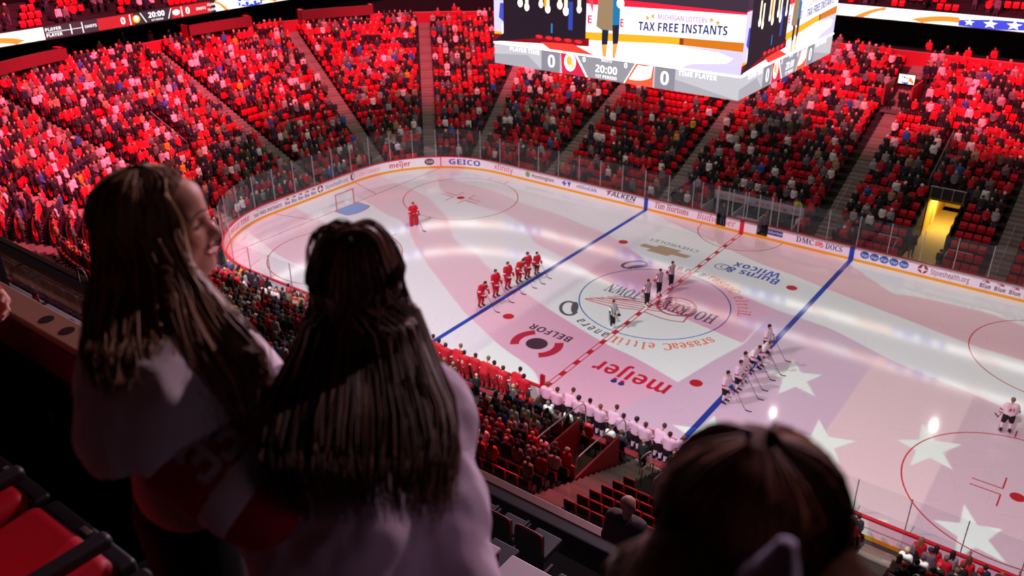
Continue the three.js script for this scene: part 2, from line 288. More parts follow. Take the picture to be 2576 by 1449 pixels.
ad(-39.7, -36.2, (c, w) => { shield(c, 0.4); c.translate(0.8, 0); word('Stjoeshealth.org', '#4c2f45', '', 'sans-serif', 0.55, 0.4)(c, w - 0.8); });
ad(-36.1, -32.8, (c, w) => { dot(c, 0.35, 0.4, 0.25, '#7a2d3d', 0.32); dot(c, 0.42, 0.4, 0.13, '#f0d9e6', 0.25); c.translate(0.7, 0); word('Little Caesars', '#ec7d86', '', 'serif', 0.5, 0.42)(c, w - 0.7); });
ad(-32.1, -30, (c, w) => { word('meijer', '#d6263f', 'bold', 'sans-serif', 0.5, 0.55)(c, w); dot(c, w * 0.5, 0.16, 0.05, '#3a4aa8'); dot(c, w * 0.58, 0.16, 0.05, '#3a4aa8'); });
ad(-28.95, -27.9, (c, w) => { dot(c, w / 2, 0.4, 0.42, '#4a4450', 0.3); word('100', '#e6d3e0', 'bold', 'serif', 0.5, 0.3, 0.6)(c, w); });
ad(-27.48, -27.38, (c, w) => { c.fillStyle = '#c8304a'; c.fillRect(0, 0, 0.08, 0.8); });
ad(-26.9, -23.7, word('GEICO', '#2b46a5', 'bold', 'sans-serif', 0.5, 0.6));
ad(-22.6, -20.4, word('xfinity', '#cf3348', '', 'sans-serif', 0.48, 0.62));
ad(-19.2, -16.2, (c, w) => { dot(c, 0.25, 0.4, 0.24, '#7da86a'); c.translate(0.55, 0); word('Huntington', '#453f3f', 'bold', 'sans-serif', 0.52, 0.4)(c, w - 0.55); });
ad(-15.5, -14.6, (c) => { c.fillStyle = '#3a5cae'; c.fillRect(0.14, 0.2, 0.14, 0.42); c.fillRect(0, 0.33, 0.42, 0.15); c.beginPath(); c.moveTo(0.5, 0.22); c.lineTo(0.86, 0.22); c.lineTo(0.68, 0.66); c.fill(); });
ad(-14.4, -12.2, (c, w) => { word('eMIBlues', '#7a8aa2', 'bold', 'sans-serif', 0.5, 0.36, 0.68)(c, w * 0.82); c.translate(w * 0.62, 0); word('CAN', '#55719e', 'bold', 'sans-serif', 0.5, 0.38)(c, w * 0.4); });
ad(-11.4, -8.6, (c, w) => { word('FALKEN', '#1d2340', 'bold italic', 'sans-serif', 0.42, 0.5)(c, w); c.fillStyle = '#c8303f'; c.fillRect(0.1, 0.2, 0.32, 0.1); c.translate(w * 0.6, 0); word('TIRES', '#34508c', 'bold', 'sans-serif', 0.82, 0.18)(c, w * 0.35); });
ad(-7.2, -4.1, word('Tim Hortons', '#a83a52', 'bold italic', 'serif', 0.5, 0.62));
ad(-3.7, -0.4, word('Budweiser', '#c84a60', 'italic', 'serif', 0.52, 0.62));
ad(1.9, 3.0, (c, w) => { c.fillStyle = '#243a7c'; c.fillRect(0, 0.16, w, 0.42); word('Oxford Bank', '#d7cfe4', 'bold', 'sans-serif', 0.46, 0.24)(c, w); });
ad(3.9, 5.25, word('DMC', '#1f2f6e', 'bold', 'serif', 0.5, 0.5));
ad(5.27, 5.92, (c, w) => { c.strokeStyle = '#d8536a'; c.lineWidth = 0.05; for (let i = 0; i < 5; i++) { c.beginPath(); c.moveTo(0.02, 0.3 + i * 0.07); c.quadraticCurveTo(0.25, 0.16 + i * 0.09, 0.52, 0.3 + i * 0.04); c.stroke(); } dot(c, 0.46, 0.48, 0.14, '#d8536a'); dot(c, 0.46, 0.48, 0.08, '#eccbdc'); });
ad(5.94, 7.2, word('DOCS', '#1f2f6e', 'bold', 'serif', 0.5, 0.5));
ad(8.3, 11.4, (c, w) => { for (let i = 0; i < 5; i++) { c.save(); c.translate(i * w / 5, 0); dot(c, w / 10, 0.4, 0.29, '#1f57a6', 0.26); word('Kroger', '#d7e0ee', 'bold italic', 'serif', 0.52, 0.26, 0.7)(c, w / 5); c.restore(); } });
ad(11.9, 15.1, (c, w) => { shield(c, 0.35); c.translate(0.72, 0); word('Stjoeshealth.org', '#55273c', '', 'sans-serif', 0.55, 0.45)(c, w - 0.72); });
ad(15.5, 19.6, (c, w) => blueAd(c, w, 5));
ad(24, 28, word('GEICO', '#2b46a5', 'bold', 'sans-serif', 0.5, 0.6));
const boardTexture = canvasTexture(2048, 1024, (ctx) => {
  ctx.fillStyle = '#efe9f0'; ctx.fillRect(0, 0, 2048, 1024);
  for (let row = 0; row < ROWS; row++) {
    ctx.save(); ctx.beginPath(); ctx.rect(0, row * 128, 2048, 128); ctx.clip(); ctx.translate(0, row * 128); ctx.scale(128, 160);
    for (const [a, b, draw] of ads) { ctx.save(); ctx.translate(a - (ATLAS_S0 + row * ROW_M), 0); draw(ctx, b - a); ctx.restore(); }
    ctx.restore();
  }
});
const boardMat = new THREE.MeshPhysicalMaterial({ map: boardTexture, roughness: 0.35 }), kickMat = mat('#e8a51e', 0.4), capMat = mat('#c81a30', 0.4), blueMat = mat('#1c3fae', 0.4), plainBoard = mat('#efe9f0', 0.35);
const glassMat = new THREE.MeshPhysicalMaterial({ color: '#f4f6f8', transmission: 1, roughness: 0.04, ior: 1.5, thickness: 0, side: THREE.DoubleSide }), postMat = mat('#c9c4cb', 0.35, { metalness: 0.6 });
const boards = thing('rink_boards', 'white advertising boards with yellow kick strip round the ice', 'boards', null, 'structure');
const glazing = thing('rink_glass', 'tall clear safety panes standing on the boards', 'glass', null, 'structure');
const DOORS = [[-2.0, -1.25], [1.1, 1.9]];
for (let i = -40; i < 40; i++) {
  const s0 = i * S_HALF / 40, s1 = (i + 1) * S_HALF / 40, n = curved(s0, s1) ? 4 : 1, row = Math.floor((s0 - ATLAS_S0) / ROW_M);
  // the panel's print, cut where a new row of the print sheet starts
  const cuts = [s0, s1];
  for (let k = 0; k <= ROWS; k++) { const c = ATLAS_S0 + k * ROW_M; if (c > s0 + 1e-3 && c < s1 - 1e-3) cuts.splice(1, 0, c); }
  for (const [a, b] of DOORS) for (const c of [a, b]) if (c > s0 && c < s1) cuts.push(c);
  cuts.sort((a, b) => a - b);
  for (let k = 0; k + 1 < cuts.length; k++) {
    const a = cuts[k], b = cuts[k + 1], m = (a + b) / 2, rw = Math.floor((m - ATLAS_S0) / ROW_M);
    if (DOORS.some(([p, q]) => m > p && m < q)) continue;
    const printed = rw >= 0 && rw < ROWS;
    mesh('board_panel', band(a, b - 0.008, 0, 0.09, 0.2, 1.0, n, (s, y) => [(s - (ATLAS_S0 + rw * ROW_M)) / ROW_M, 1 - (rw + (1 - (y - 0.2) / 0.8)) / ROWS]), printed ? boardMat : plainBoard, boards);
    mesh('cap_rail', band(a, b, -0.03, 0.13, 1.0, 1.06, n), capMat, boards);
  }
  mesh('kick_strip', band(s0, s1 - 0.008, -0.012, 0.09, 0, 0.2, n), kickMat, boards);
  // glass
  const isNear = Math.abs(s0) > S_NEAR - 1, mid = (s0 + s1) / 2, p = path(mid, 0);
  const bench = isNear && p.x > -8 && p.x < 10.4, top = isNear ? 2.65 : Math.abs(mid) < HX - 1 ? 3.15 : 3.5;
  const post = (s) => { const q = path(s, 0.05); mesh('stanchion', box(0.045, top - 1.06, 0.05, 0, (top + 1.06) / 2, 0).rotateY(Math.atan2(q.nx, q.nz)).translate(q.x, 0, q.z), postMat, glazing); };
  if (!bench) { mesh('pane', band(s0 + 0.03, s1 - 0.03, 0.045, 0.045, 1.07, top, n), glassMat, glazing); post(s0); }
}
for (const x of [-7.77, 7.77]) mesh('blue_line_strip', band(x - 0.16, x + 0.16, -0.016, 0.02, 0.0, 1.07, 1), blueMat, boards);
mesh('red_line_strip', band(-0.16, 0.16, -0.016, 0.02, 0.0, 1.07, 1), capMat, boards);
mesh('red_line_strip', band(nearS(0.78) - 0.12, nearS(0.78) + 0.12, -0.02, 0.1, 0.75, 1.75, 1), capMat, boards);
for (const x of [10.76, 11.7]) { mesh('stanchion', box(0.06, 1.6, 0.06, x, 1.85, 13), mat('#2a2a30', 0.5), glazing); }

// ---------------------------------------------------------------- goal
{
  const g = thing('goal_net', 'red framed hockey goal with white net at the far left', 'goal');
  g.position.set(-27.13, 0, 0);
  const rp = mat('#c8202f', 0.4);
  mesh('goal_frame', merge([bar([0, 0, -0.915], [0, 1.22, -0.915], 0.035), bar([0, 0, 0.915], [0, 1.22, 0.915], 0.035), bar([0, 1.22, -0.95], [0, 1.22, 0.95], 0.035)]), rp, g);
  mesh('base_frame', tube([[0, 0.04, -0.915], [-0.7, 0.04, -0.95], [-1.05, 0.04, -0.4], [-1.05, 0.04, 0.4], [-0.7, 0.04, 0.95], [0, 0.04, 0.915]], 0.03), mat('#e9e4ea', 0.5), g); mesh('top_frame', tube([[0, 1.22, -0.9], [-0.45, 1.2, -0.8], [-0.5, 1.2, 0], [-0.45, 1.2, 0.8], [0, 1.22, 0.9]], 0.025), mat('#e9e4ea', 0.5), g);
  const cords = [];
  for (let i = 0; i <= 16; i++) { const z = -0.88 + i * 0.11; cords.push(bar([-0.5, 1.19, z * 0.88], [-1.04 + Math.abs(z) * 0.25, 0.04, z], 0.007, 4)); }
  for (let j = 1; j < 10; j++) { const t = j / 10; cords.push(tube([[-0.04, 1.2 - t * 1.16, -0.91], [-0.5 - 0.4 * t, 1.2 - t * 1.16, -0.8], [-0.52 - 0.5 * t, 1.2 - t * 1.16, 0], [-0.5 - 0.4 * t, 1.2 - t * 1.16, 0.8], [-0.04, 1.2 - t * 1.16, 0.91]], 0.007, 4)); }
  mesh('net', merge(cords), mat('#f0edf0', 0.9), g);
  mesh('camera_pod', rbox(0.12, 0.09, 0.5, 0.03, 0, 1.3, 0.15), mat('#ece6ee', 0.4), g);
}
// ---------------------------------------------------------------- stepped stands of the lower bowl
const N_ROWS = 24, rowOff = (i) => 0.75 + 0.85 * i, rowY = (i) => 0.15 + 0.365 * i;
const AISLES = [27, 16.2, 5.3, -6.9, -17.6, -24.78, -28.28, -32.27, -38.77, -47.27, -51.26, -54.76, -61.54, -70.04, -78.34];
const AISLES_NEAR = [71.84, 62.24];   // near side, right of the middle
const inTunnel = (s, i) => s > 10.3 && s < 12.9 && i <= 7;
const inWell = (s, i) => s > S_HALF - 7.0 && s < S_HALF - 4.9 && i >= 3 && i <= 6;
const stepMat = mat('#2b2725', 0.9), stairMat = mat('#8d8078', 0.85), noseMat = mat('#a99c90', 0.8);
const bowl = thing('seating_bowl', 'dark concrete stepped terraces of the lower stand', 'stand', null, 'structure');
for (let i = 0; i < N_ROWS; i++) {
  const y = rowY(i), spans = i <= 7 ? [[-S_HALF, 10.4, 110], [12.8, 42, 24]] : [[-S_HALF, 42, 130]];
  if (i < 13) spans.push(...(i >= 3 && i <= 6 ? [[52, S_HALF - 6.95, 16], [S_HALF - 4.95, S_HALF, 2]] : [[52, S_HALF, 18]]));
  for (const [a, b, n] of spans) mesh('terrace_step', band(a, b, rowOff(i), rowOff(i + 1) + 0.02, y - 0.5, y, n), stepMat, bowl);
}
// stairs: two steps to a row
const aisleName = new Map();
function stairs(s, rows, label) {
  const g = thing('aisle_stairs', label, 'stairs', 'stairs between the seat blocks', 'structure');
  for (let i = 0; i < rows; i++) for (const half of [0, 1]) {
    const off = rowOff(i) + half * 0.42 - 0.18, y = rowY(i) + half * 0.18, p = path(s, off);
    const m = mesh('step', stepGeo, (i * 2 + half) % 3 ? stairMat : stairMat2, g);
    m.position.set(p.x, y - 0.07, p.z); m.rotation.y = Math.atan2(p.nx, p.nz);
  }
}
const stairMat2 = mat('#81746d', 0.85);
const stepGeo = rbox(1.2, 0.2, 0.44, 0.02, 0, 0, 0.21);
const aisleLabels = ['grey concrete stairs at the far right of the opposite stand', 'grey stairs right of the yellow tunnel in the opposite stand', 'grey and red stairs below the small screen in the opposite stand', 'stairs in the opposite stand under the right end of the scoreboard', 'stairs in the opposite stand under the middle of the scoreboard', 'stairs left of the scoreboard, leaning left up the far corner', 'straight red stairs climbing the middle of the far corner', 'long diagonal stairs in the far corner, left of the straight ones', 'diagonal red stairs in the left stand behind the goal', 'stairs in the left stand near the left edge of the ribbon display', 'stairs low in the left corner behind the blonde woman', 'stairs in the near left corner beside the blonde woman', 'stairs in the near stand at its left end', 'stairs in the near stand left of the red bench', 'stairs in the near stand behind the red bench'];
AISLES.forEach((s, i) => stairs(s, Math.abs(s) > S_NEAR ? 11 : N_ROWS, aisleLabels[i]));
stairs(71.84, 11, 'stairs in the near stand right of the red stair well'); stairs(62.24, 8, 'grey stairs at the bottom right below the stars');
// handrails up the middle of the far stairs and across blocks
function handrail(s, i0, i1, label) {
  const pts = (h) => [i0, i1].map((i) => { const p = path(s, rowOff(i) + 0.4); return [p.x, rowY(i) + h, p.z]; });
  const g = thing('handrail', label, 'handrail', 'thin rails on the stairs');
  const [a, b] = pts(0.9);
  mesh('rail', bar(a, b, 0.025), postMat, g);
  for (let k = 0; k <= 4; k++) { const t = k / 4, [c, d] = pts(0.05); mesh('post', bar([lerp(a[0], b[0], t), lerp(a[1], b[1], t), lerp(a[2], b[2], t)], [lerp(c[0], d[0], t), lerp(c[1], d[1], t), lerp(c[2], d[2], t)], 0.02), postMat, g); }
}
handrail(-39.4, 11, 22, 'thin rail beside the diagonal red stairs of the left stand'); handrail(-32.48, 12, 22, 'thin rail beside the long diagonal stairs of the far corner'); handrail(-47.5, 12, 19, 'thin rail on the red-lit stairs near the left edge'); handrail(-44.5, 9, 14, 'short rail among the crowd of the left stand');
handrail(10.1, 8, 14, 'pale rail climbing above the yellow tunnel'); handrail(16.2, 0, 5, 'rail on the grey stairs right of the yellow tunnel'); handrail(5.3, 2, 6, 'short rail low on the stairs left of the yellow tunnel');

// red wall behind the last row, dark concourse behind it
const redWall = mat('#b3122a', 0.7), dark = mat('#17141a', 0.9), dark2 = mat('#211c22', 0.9);
const yTop = rowY(N_ROWS - 1) + 0.1, offTop = rowOff(N_ROWS);
const wall = thing('wall_concourse', 'low red wall behind the last row of the lower stand', 'wall', null, 'structure');
for (let s = -60; s < 42; s += 6) mesh('wall_panel', band(s, s + 5.99, offTop, offTop + 0.15, yTop - 0.6, yTop + 1.1, curved(s, s + 6) ? 5 : 1), redWall, wall);
mesh('wall_cap', band(-60, 42, offTop - 0.04, offTop + 0.2, yTop + 1.1, yTop + 1.16, 100), mat('#c4505c', 0.5), wall);
tag(mesh('concourse_floor', band(-62, 44, offTop + 0.15, offTop + 9, yTop - 0.2, yTop - 0.05, 100), dark2), 'dark concourse floor behind the red wall', 'floor', null, 'structure');
// darker red portals set into the top rows
for (const [s, label] of [[-46.2, 'dark red doorway header at the top left of the left stand'], [-34.6, 'dark red doorway header in the top of the far corner'], [-30.9, 'dark red doorway header left of the straight red stairs']]) {
  const g = thing('doorway_header', label, 'doorway', 'red headers over the stand entrances', 'structure'), q = RC / (RC + offTop), w = curved(s - 0.1, s + 0.1) ? 1.9 * q * 2 : 1.9;
  mesh('header', band(s - w, s + w, offTop - 1.3, offTop - 1.0, yTop + 1.3, yTop + 2.2, 4), mat('#5e0a18', 0.8), g);
  mesh('side_wall', band(s - w, s - w + 0.1, offTop - 1.3, offTop, yTop - 0.4, yTop + 2.2, 1), redWall, g); mesh('side_wall', band(s + w - 0.1, s + w, offTop - 1.3, offTop, yTop - 0.4, yTop + 2.2, 1), redWall, g);
}

// ---------------------------------------------------------------- ribbon displays
const ribbonPlan = [[44, -37], [-34, -37]];
for (let k = 1; k <= 12; k++) { const a = k / 12 * Math.PI / 2; ribbonPlan.push([-34 - 16.7 * Math.sin(a), -20.3 - 16.7 * Math.cos(a)]); }
ribbonPlan.push([-50.7, 24]);
for (let k = 1; k <= 8; k++) { const a = k / 8 * Math.PI / 2; ribbonPlan.push([-40.7 - 10 * Math.cos(a), 24 + 10 * Math.sin(a)]); }
function strip(plan, y0, y1, out, uvOf) {   // a thick band along a plan, its display face turned inwards
  const pos = [], uv = [], q = [], push = (p, t) => { for (const i of [0, 1, 2, 0, 2, 3]) { pos.push(...p[i]); uv.push(...t[i]); } };
  let len = 0;
  for (let i = 0; i + 1 < plan.length; i++) {
    const [a, b] = [plan[i], plan[i + 1]], l = Math.hypot(b[0] - a[0], b[1] - a[1]), u0 = len, u1 = (len += l);
    const n = (p, k) => { const c = plan[Math.max(0, k - 1)], d = plan[Math.min(plan.length - 1, k + 1)], h = Math.hypot(d[0] - c[0], d[1] - c[1]); return [p[0] - (d[1] - c[1]) / h * out, p[1] + (d[0] - c[0]) / h * out]; };
    const A = n(a, i), B = n(b, i + 1);
    push([[b[0], y0, b[1]], [a[0], y0, a[1]], [a[0], y1, a[1]], [b[0], y1, b[1]]], [uvOf(u1, 0), uvOf(u0, 0), uvOf(u0, 1), uvOf(u1, 1)]);
    if (out) { const z = [0.001, 0.001]; push([[b[0], y1, b[1]], [a[0], y1, a[1]], [A[0], y1, A[1]], [B[0], y1, B[1]]], [z, z, z, z]); push([[a[0], y0, a[1]], [b[0], y0, b[1]], [B[0], y0, B[1]], [A[0], y0, A[1]]], [z, z, z, z]); push([[A[0], y0, A[1]], [B[0], y0, B[1]], [B[0], y1, B[1]], [A[0], y1, A[1]]], [z, z, z, z]); }
  }
  const g = new THREE.BufferGeometry();
  g.setAttribute('position', new THREE.Float32BufferAttribute(pos, 3)); g.setAttribute('uv', new THREE.Float32BufferAttribute(uv, 2)); g.computeVertexNormals();
  return g;
}
function flagStrip(ctx, x0, w, h) {   // a waving flag: stars on blue, orange and white stripes
  ctx.save(); ctx.beginPath(); ctx.rect(x0, 0, w, h); ctx.clip(); ctx.translate(x0, 0);
  ctx.fillStyle = '#fffdf6'; ctx.fillRect(0, 0, w, h);
  const star = (x, y, r) => { ctx.fillStyle = '#ffffff'; ctx.beginPath(); for (let i = 0; i < 10; i++) { const a = -1.57 + i * 0.628, q = i % 2 ? r * 0.42 : r; ctx[i ? 'lineTo' : 'moveTo'](x + q * 1.5 * Math.cos(a), y + q * Math.sin(a)); } ctx.fill(); };
  ctx.fillStyle = '#1644c8'; ctx.beginPath(); ctx.moveTo(w * 0.3, h * 0.25); ctx.quadraticCurveTo(w * 0.42, h * 0.1, w * 0.62, h * 0.5); ctx.lineTo(w * 0.62, h * 0.95); ctx.quadraticCurveTo(w * 0.45, h * 1.1, w * 0.3, h * 0.85); ctx.fill();
  star(w * 0.36, h * 0.55, h * 0.42); star(w * 0.47, h * 0.6, h * 0.4); star(w * 0.57, h * 0.62, h * 0.3);
  ctx.fillStyle = '#f08a2a'; ctx.beginPath(); ctx.moveTo(w * 0.62, h * 0.3); ctx.quadraticCurveTo(w * 0.74, h * 0.2, w * 0.86, h * 0.8); ctx.lineTo(w * 0.8, h); ctx.quadraticCurveTo(w * 0.7, h * 0.6, w * 0.62, h * 0.75); ctx.fill();
  ctx.beginPath(); ctx.moveTo(0, 0); ctx.quadraticCurveTo(w * 0.08, h * 0.2, w * 0.16, h); ctx.lineTo(w * 0.11, h); ctx.quadraticCurveTo(w * 0.05, h * 0.3, 0, h * 0.25); ctx.fill();
  ctx.restore();
}
const flagTex = canvasTexture(1024, 64, (c, w, h) => flagStrip(c, 0, w, h));
flagTex.wrapS = THREE.RepeatWrapping;
const endTex = canvasTexture(2048, 64, (c, w, h) => {   // 32 m of the left end, read from left to right
  flagStrip(c, -300, 780, h);
  c.fillStyle = '#2a2630'; c.fillRect(470, 0, 1010, h);
  const t = (s, x, y, px, col = '#fff') => { c.fillStyle = col; c.font = 'bold ' + px + 'px sans-serif'; c.textAlign = 'center'; c.textBaseline = 'middle'; c.fillText(s, x, y); };
  t('PLAYER', 520, 17, 24); t('PLAYER', 520, 47, 24); c.fillStyle = '#fff'; c.fillRect(480, 31, 190, 3); c.fillRect(610, 6, 5, 52); c.fillRect(672, 4, 5, 58);
  c.fillStyle = '#c01d22'; c.fillRect(760, 0, 210, h); t('SHOTS', 720, 32, 22); t('0', 905, 32, 52); c.fillStyle = '#fff'; c.fillRect(945, 4, 6, 56); dot(c, 985, 34, 22, '#d8b23a'); dot(c, 985, 30, 13, '#ffffff');
  c.strokeStyle = '#fff'; c.lineWidth = 5; c.beginPath(); c.moveTo(1012, 4); c.lineTo(1042, 60); c.stroke(); t('20:00', 1110, 24, 42); t('1ST PERIOD', 1110, 54, 14);
  c.beginPath(); c.moveTo(1180, 60); c.lineTo(1205, 4); c.stroke(); c.fillStyle = '#c01d22'; c.fillRect(1206, 0, 260, h); dot(c, 1235, 32, 24, '#ffffff', 16); c.fillStyle = '#fff'; c.fillRect(1268, 4, 6, 56); t('0', 1310, 32, 52); t('SHOTS', 1400, 32, 22); t('PLAYER', 1480, 17, 20); t('PLAYER', 1480, 47, 20);
  flagStrip(c, 1500, 548, h);
});
const lit = (map, k) => new THREE.MeshStandardMaterial({ color: 0x050505, roughness: 0.6, emissive: 0xffffff, emissiveMap: map, emissiveIntensity: k });
const frameMat = mat('#141217', 0.7);
function ribbon(y0, y1, label, special, set = 0, glow = special ? 1.4 : 4.5) {
  const g = thing('ribbon_display_screen', label, 'display', 'led ribbons round the bowl');
  const plan = ribbonPlan.map(([x, z]) => (set ? [x < -40 ? x - set : x, z < -30 ? z - set : z] : [x, z]));
  const far = plan.slice(0, 14), end = [plan[13], [plan[13][0], -16]], mid = [[plan[13][0], -16], [plan[13][0], 16]], rest = [[plan[13][0], 16], ...plan.slice(14)];
  mesh('screen', strip(far, y0, y1, 0, (u, v) => [(u + 3.2) / 15.4, v]), lit(flagTex, glow), g);
  mesh('screen', strip(end, y0, y1, 0, (u, v) => [u / 15.4, v]), lit(flagTex, glow), g);
  mesh('screen', strip(mid, y0, y1, 0, (u, v) => [1 - u / 32, v]), lit(special ? endTex : flagTex, glow), g);
  mesh('screen', strip(rest, y0, y1, 0, (u, v) => [u / 15.4, v]), lit(flagTex, glow), g);
  mesh('casing', strip(plan.map(([x, z]) => [x - (x < -40 ? 0.05 : 0), z - (z < -30 ? 0.05 : 0)]), y0 - 0.08, y1 + 0.08, 0.35, () => [0, 0]), frameMat, g);
}
ribbon(11.62, 12.57, 'lower ring of led ribbon display with flag and score', true);
ribbon(16.6, 17.4, 'middle ring of led ribbon display above the frame', false);
ribbon(20.3, 21.1, 'upper ring of led ribbon display above the frame', false);
// parapet and steps of the upper stand behind the ribbon
const upper = thing('upper_stand', 'dark stepped upper stand behind the lower led ribbon', 'stand', null, 'structure');
const offsetPlan = (o) => ribbonPlan.map(([x, z], k) => { const c = ribbonPlan[Math.max(0, k - 1)], d = ribbonPlan[Math.min(ribbonPlan.length - 1, k + 1)], h = Math.hypot(d[0] - c[0], d[1] - c[1]); return [x - (d[1] - c[1]) / h * o, z + (d[0] - c[0]) / h * o]; });
mesh('rear_panel', band(-62, 44, offTop + 9, offTop + 9.3, yTop - 0.2, 26, 100), dark, upper);
const UP_ROWS = [0, 1, 2, 3, 4], upOff = (k) => 0.5 + k * 0.9, upY = (k) => 12.2 + k * 0.45;
for (const k of UP_ROWS) mesh('terrace_step', strip(offsetPlan(upOff(k)), upY(k) - 0.5, upY(k), 0.92, () => [0, 0]), dark2, upper);

// ---------------------------------------------------------------- scoreboard over the middle of the ice
{
  const g = thing('scoreboard_screen', 'huge hanging scoreboard with video screens and a score strip', 'scoreboard');
  const X0 = -6.7, X1 = 6.7, Z0 = -5.1, Z1 = 6.8, Y0 = 14.88, Y1 = 15.94, Y2 = 23.6, cx = 0, cz = (Z0 + Z1) / 2;
  mesh('housing', box(X1 - X0 - 0.1, Y2 - Y0 - 0.05, Z1 - Z0 - 0.1, cx, (Y0 + Y2) / 2 + 0.03, cz), frameMat, g);
  // the picture: metres from the left edge and above the strip
  const scene1 = (c, w, h) => {
    const S = w / 13.4, H = h / (Y2 - Y1), X = (x) => (x + 6.7) * S, Y = (y) => h - (y - Y1) * H, R = (x0, y0, x1, y1, col) => { c.fillStyle = col; c.fillRect(X(x0), Y(y1), X(x1) - X(x0), Y(y0) - Y(y1)); };
    const P = (pts, col) => { c.fillStyle = col; c.beginPath(); pts.forEach(([x, y], i) => c[i ? 'lineTo' : 'moveTo'](X(x), Y(y))); c.closePath(); c.fill(); };
    c.fillStyle = '#3a2a38'; c.fillRect(0, 0, w, h);
    P([[-6.8, 18.6], [-0.8, 18.3], [3, 18.45], [6.8, 18.55], [6.8, 17.35], [3.1, 17.24], [-1.2, 17.0], [-6.8, 16.55]], '#e4e0f6');
    P([[-6.8, 18.65], [6.8, 18.58], [6.8, 18.5], [3, 18.4], [-0.8, 18.28], [-6.8, 18.55]], '#e0203a');
    P([[-6.8, 16.55], [-1.2, 17.0], [3.1, 17.24], [6.8, 17.35], [6.8, 16.97], [3.1, 16.93], [0.6, 16.75], [-6.8, 16.3]], '#e0a020');
    P([[3.7, 17.25], [3.9, 17.25], [3.9, 16.95], [3.7, 16.95]], '#7a3a10'); P([[3.9, 17.26], [6.8, 17.36], [6.8, 16.97], [3.9, 16.95]], '#c06a18');
    P([[-6.8, 16.3], [0.6, 16.75], [3.1, 16.93], [6.8, 16.97], [6.8, 15.9], [-6.8, 15.9]], '#fbfbff');
    P([[2.9, 16.9], [6.8, 16.97], [6.8, 15.9], [3.8, 15.95], [4.4, 16.2], [6, 16.4], [6.3, 16.65], [5.6, 16.82]], '#c3b8ea');
    P([[-6.8, 16.0], [-1, 16.35], [-1, 16.72], [-6.8, 16.35]], '#7c0c18'); P([[-3.8, 16.25], [-1.9, 16.36], [-0.6, 15.94], [-3.2, 15.94]], '#ef3a30');
    R(-6.7, 16.5, -6.1, 18.6, '#c6bdf0'); P([[-6.3, 17.9], [-6.1, 17.9], [-6.1, 17.0], [-6.4, 17.2]], '#3c48b4'); P([[-6.25, 16.9], [-6.05, 16.9], [-6.08, 16.2], [-6.2, 16.2]], '#e2d4e8');
    P([[-6.1, 23.6], [-1.2, 23.6], [-1.2, 16.65], [-2.2, 16.55], [-3.5, 16.5], [-6.8, 15.95], [-6.1, 16.45]], '#221722');
    for (const [x, y, r] of [[-5.05, 18.0, 0.16], [-4.65, 17.84, 0.15], [-3.8, 18.05, 0.14], [-3.4, 17.86, 0.16], [-2.7, 18.1, 0.16], [-2.35, 17.85, 0.17], [-1.6, 18.0, 0.14]]) { c.fillStyle = '#fdf6ea'; c.beginPath(); c.ellipse(X(x), Y(y), r * S, r * H * 1.3, 0, 0, 6.3); c.fill(); R(x - 0.1, y, x + 0.1, y + 0.9, '#e6dcc8'); }
    R(-3.62, 17.95, -3.48, 18.9, '#e09a26'); R(-2.2, 17.0, -1.95, 18.3, '#2c3f9a'); R(-3.2, 16.75, -3.1, 17.2, '#2e6ea8');
    for (const x of [-3.9, -3.3, -2.8, -2.2, -1.6]) { c.fillStyle = '#d3222e'; c.beginPath(); c.ellipse(X(x), Y(16.5), 0.22 * S, 0.09 * H, 0, 0, 6.3); c.fill(); }
    P([[-1.35, 18.9], [-0.8, 18.9], [-0.85, 17.9], [-1.0, 18.3]], '#e8414a');
    P([[-0.5, 19.4], [0.3, 19.4], [0.28, 17.2], [-0.33, 17.18], [-0.62, 17.32]], '#8b7358'); P([[0.22, 19.4], [0.6, 19.4], [0.62, 17.5], [0.25, 17.4]], '#1f6a98'); P([[-0.3, 17.2], [0.05, 17.2], [0.02, 16.55], [-0.3, 16.5]], '#20202e'); P([[0.25, 17.45], [0.62, 17.5], [0.58, 16.66], [0.3, 16.6]], '#20202e');
    P([[-0.3, 16.52], [0.0, 16.55], [-0.04, 15.94], [-0.22, 15.94]], '#d0954a'); P([[0.3, 16.6], [0.58, 16.66], [0.45, 15.94], [0.32, 15.94]], '#d0954a'); c.fillStyle = '#fff'; c.beginPath(); c.ellipse(X(0.62), Y(18.45), 0.2 * S, 0.22 * H, 0, 0, 6.3); c.fill();
    const t = (s, x0, x1, y, hh, col, font = 'bold', slope = 0.05) => { c.save(); c.font = font + ' 100px sans-serif'; c.textAlign = 'center'; c.textBaseline = 'middle'; c.fillStyle = col; c.translate(X((x0 + x1) / 2), Y(y)); c.transform(1, -slope * H / S, 0, 1, 0, 0); c.scale((X(x1) - X(x0)) / c.measureText(s).width, hh * H / 72); c.fillText(s, 0, 0); c.restore(); };
    t('MICHIGAN LOTTERY', 2.55, 4.95, 18.07, 0.22, '#a2606a', '', 0.02); t('TAX FREE INSTANTS', 1.6, 5.92, 17.66, 0.38, '#1d2c44', 'bold', 0.05); t('E', -1.16, -0.84, 17.6, 0.36, '#cf2f3c'); t('E', 0.62, 0.85, 17.6, 0.36, '#cf2f3c');
    for (const [x, y] of [[2.04, 17.94], [2.31, 18.04], [5.13, 18.14], [5.43, 18.05]]) { c.fillStyle = '#c7a14e'; c.beginPath(); for (let i = 0; i < 10; i++) { const a = -1.57 + i * 0.628, q = (i % 2 ? 0.06 : 0.14); c[i ? 'lineTo' : 'moveTo'](X(x + q * Math.cos(a)), Y(y - q * Math.sin(a))); } c.fill(); }
  };
  const pictureTex = canvasTexture(2048, 1172, scene1);
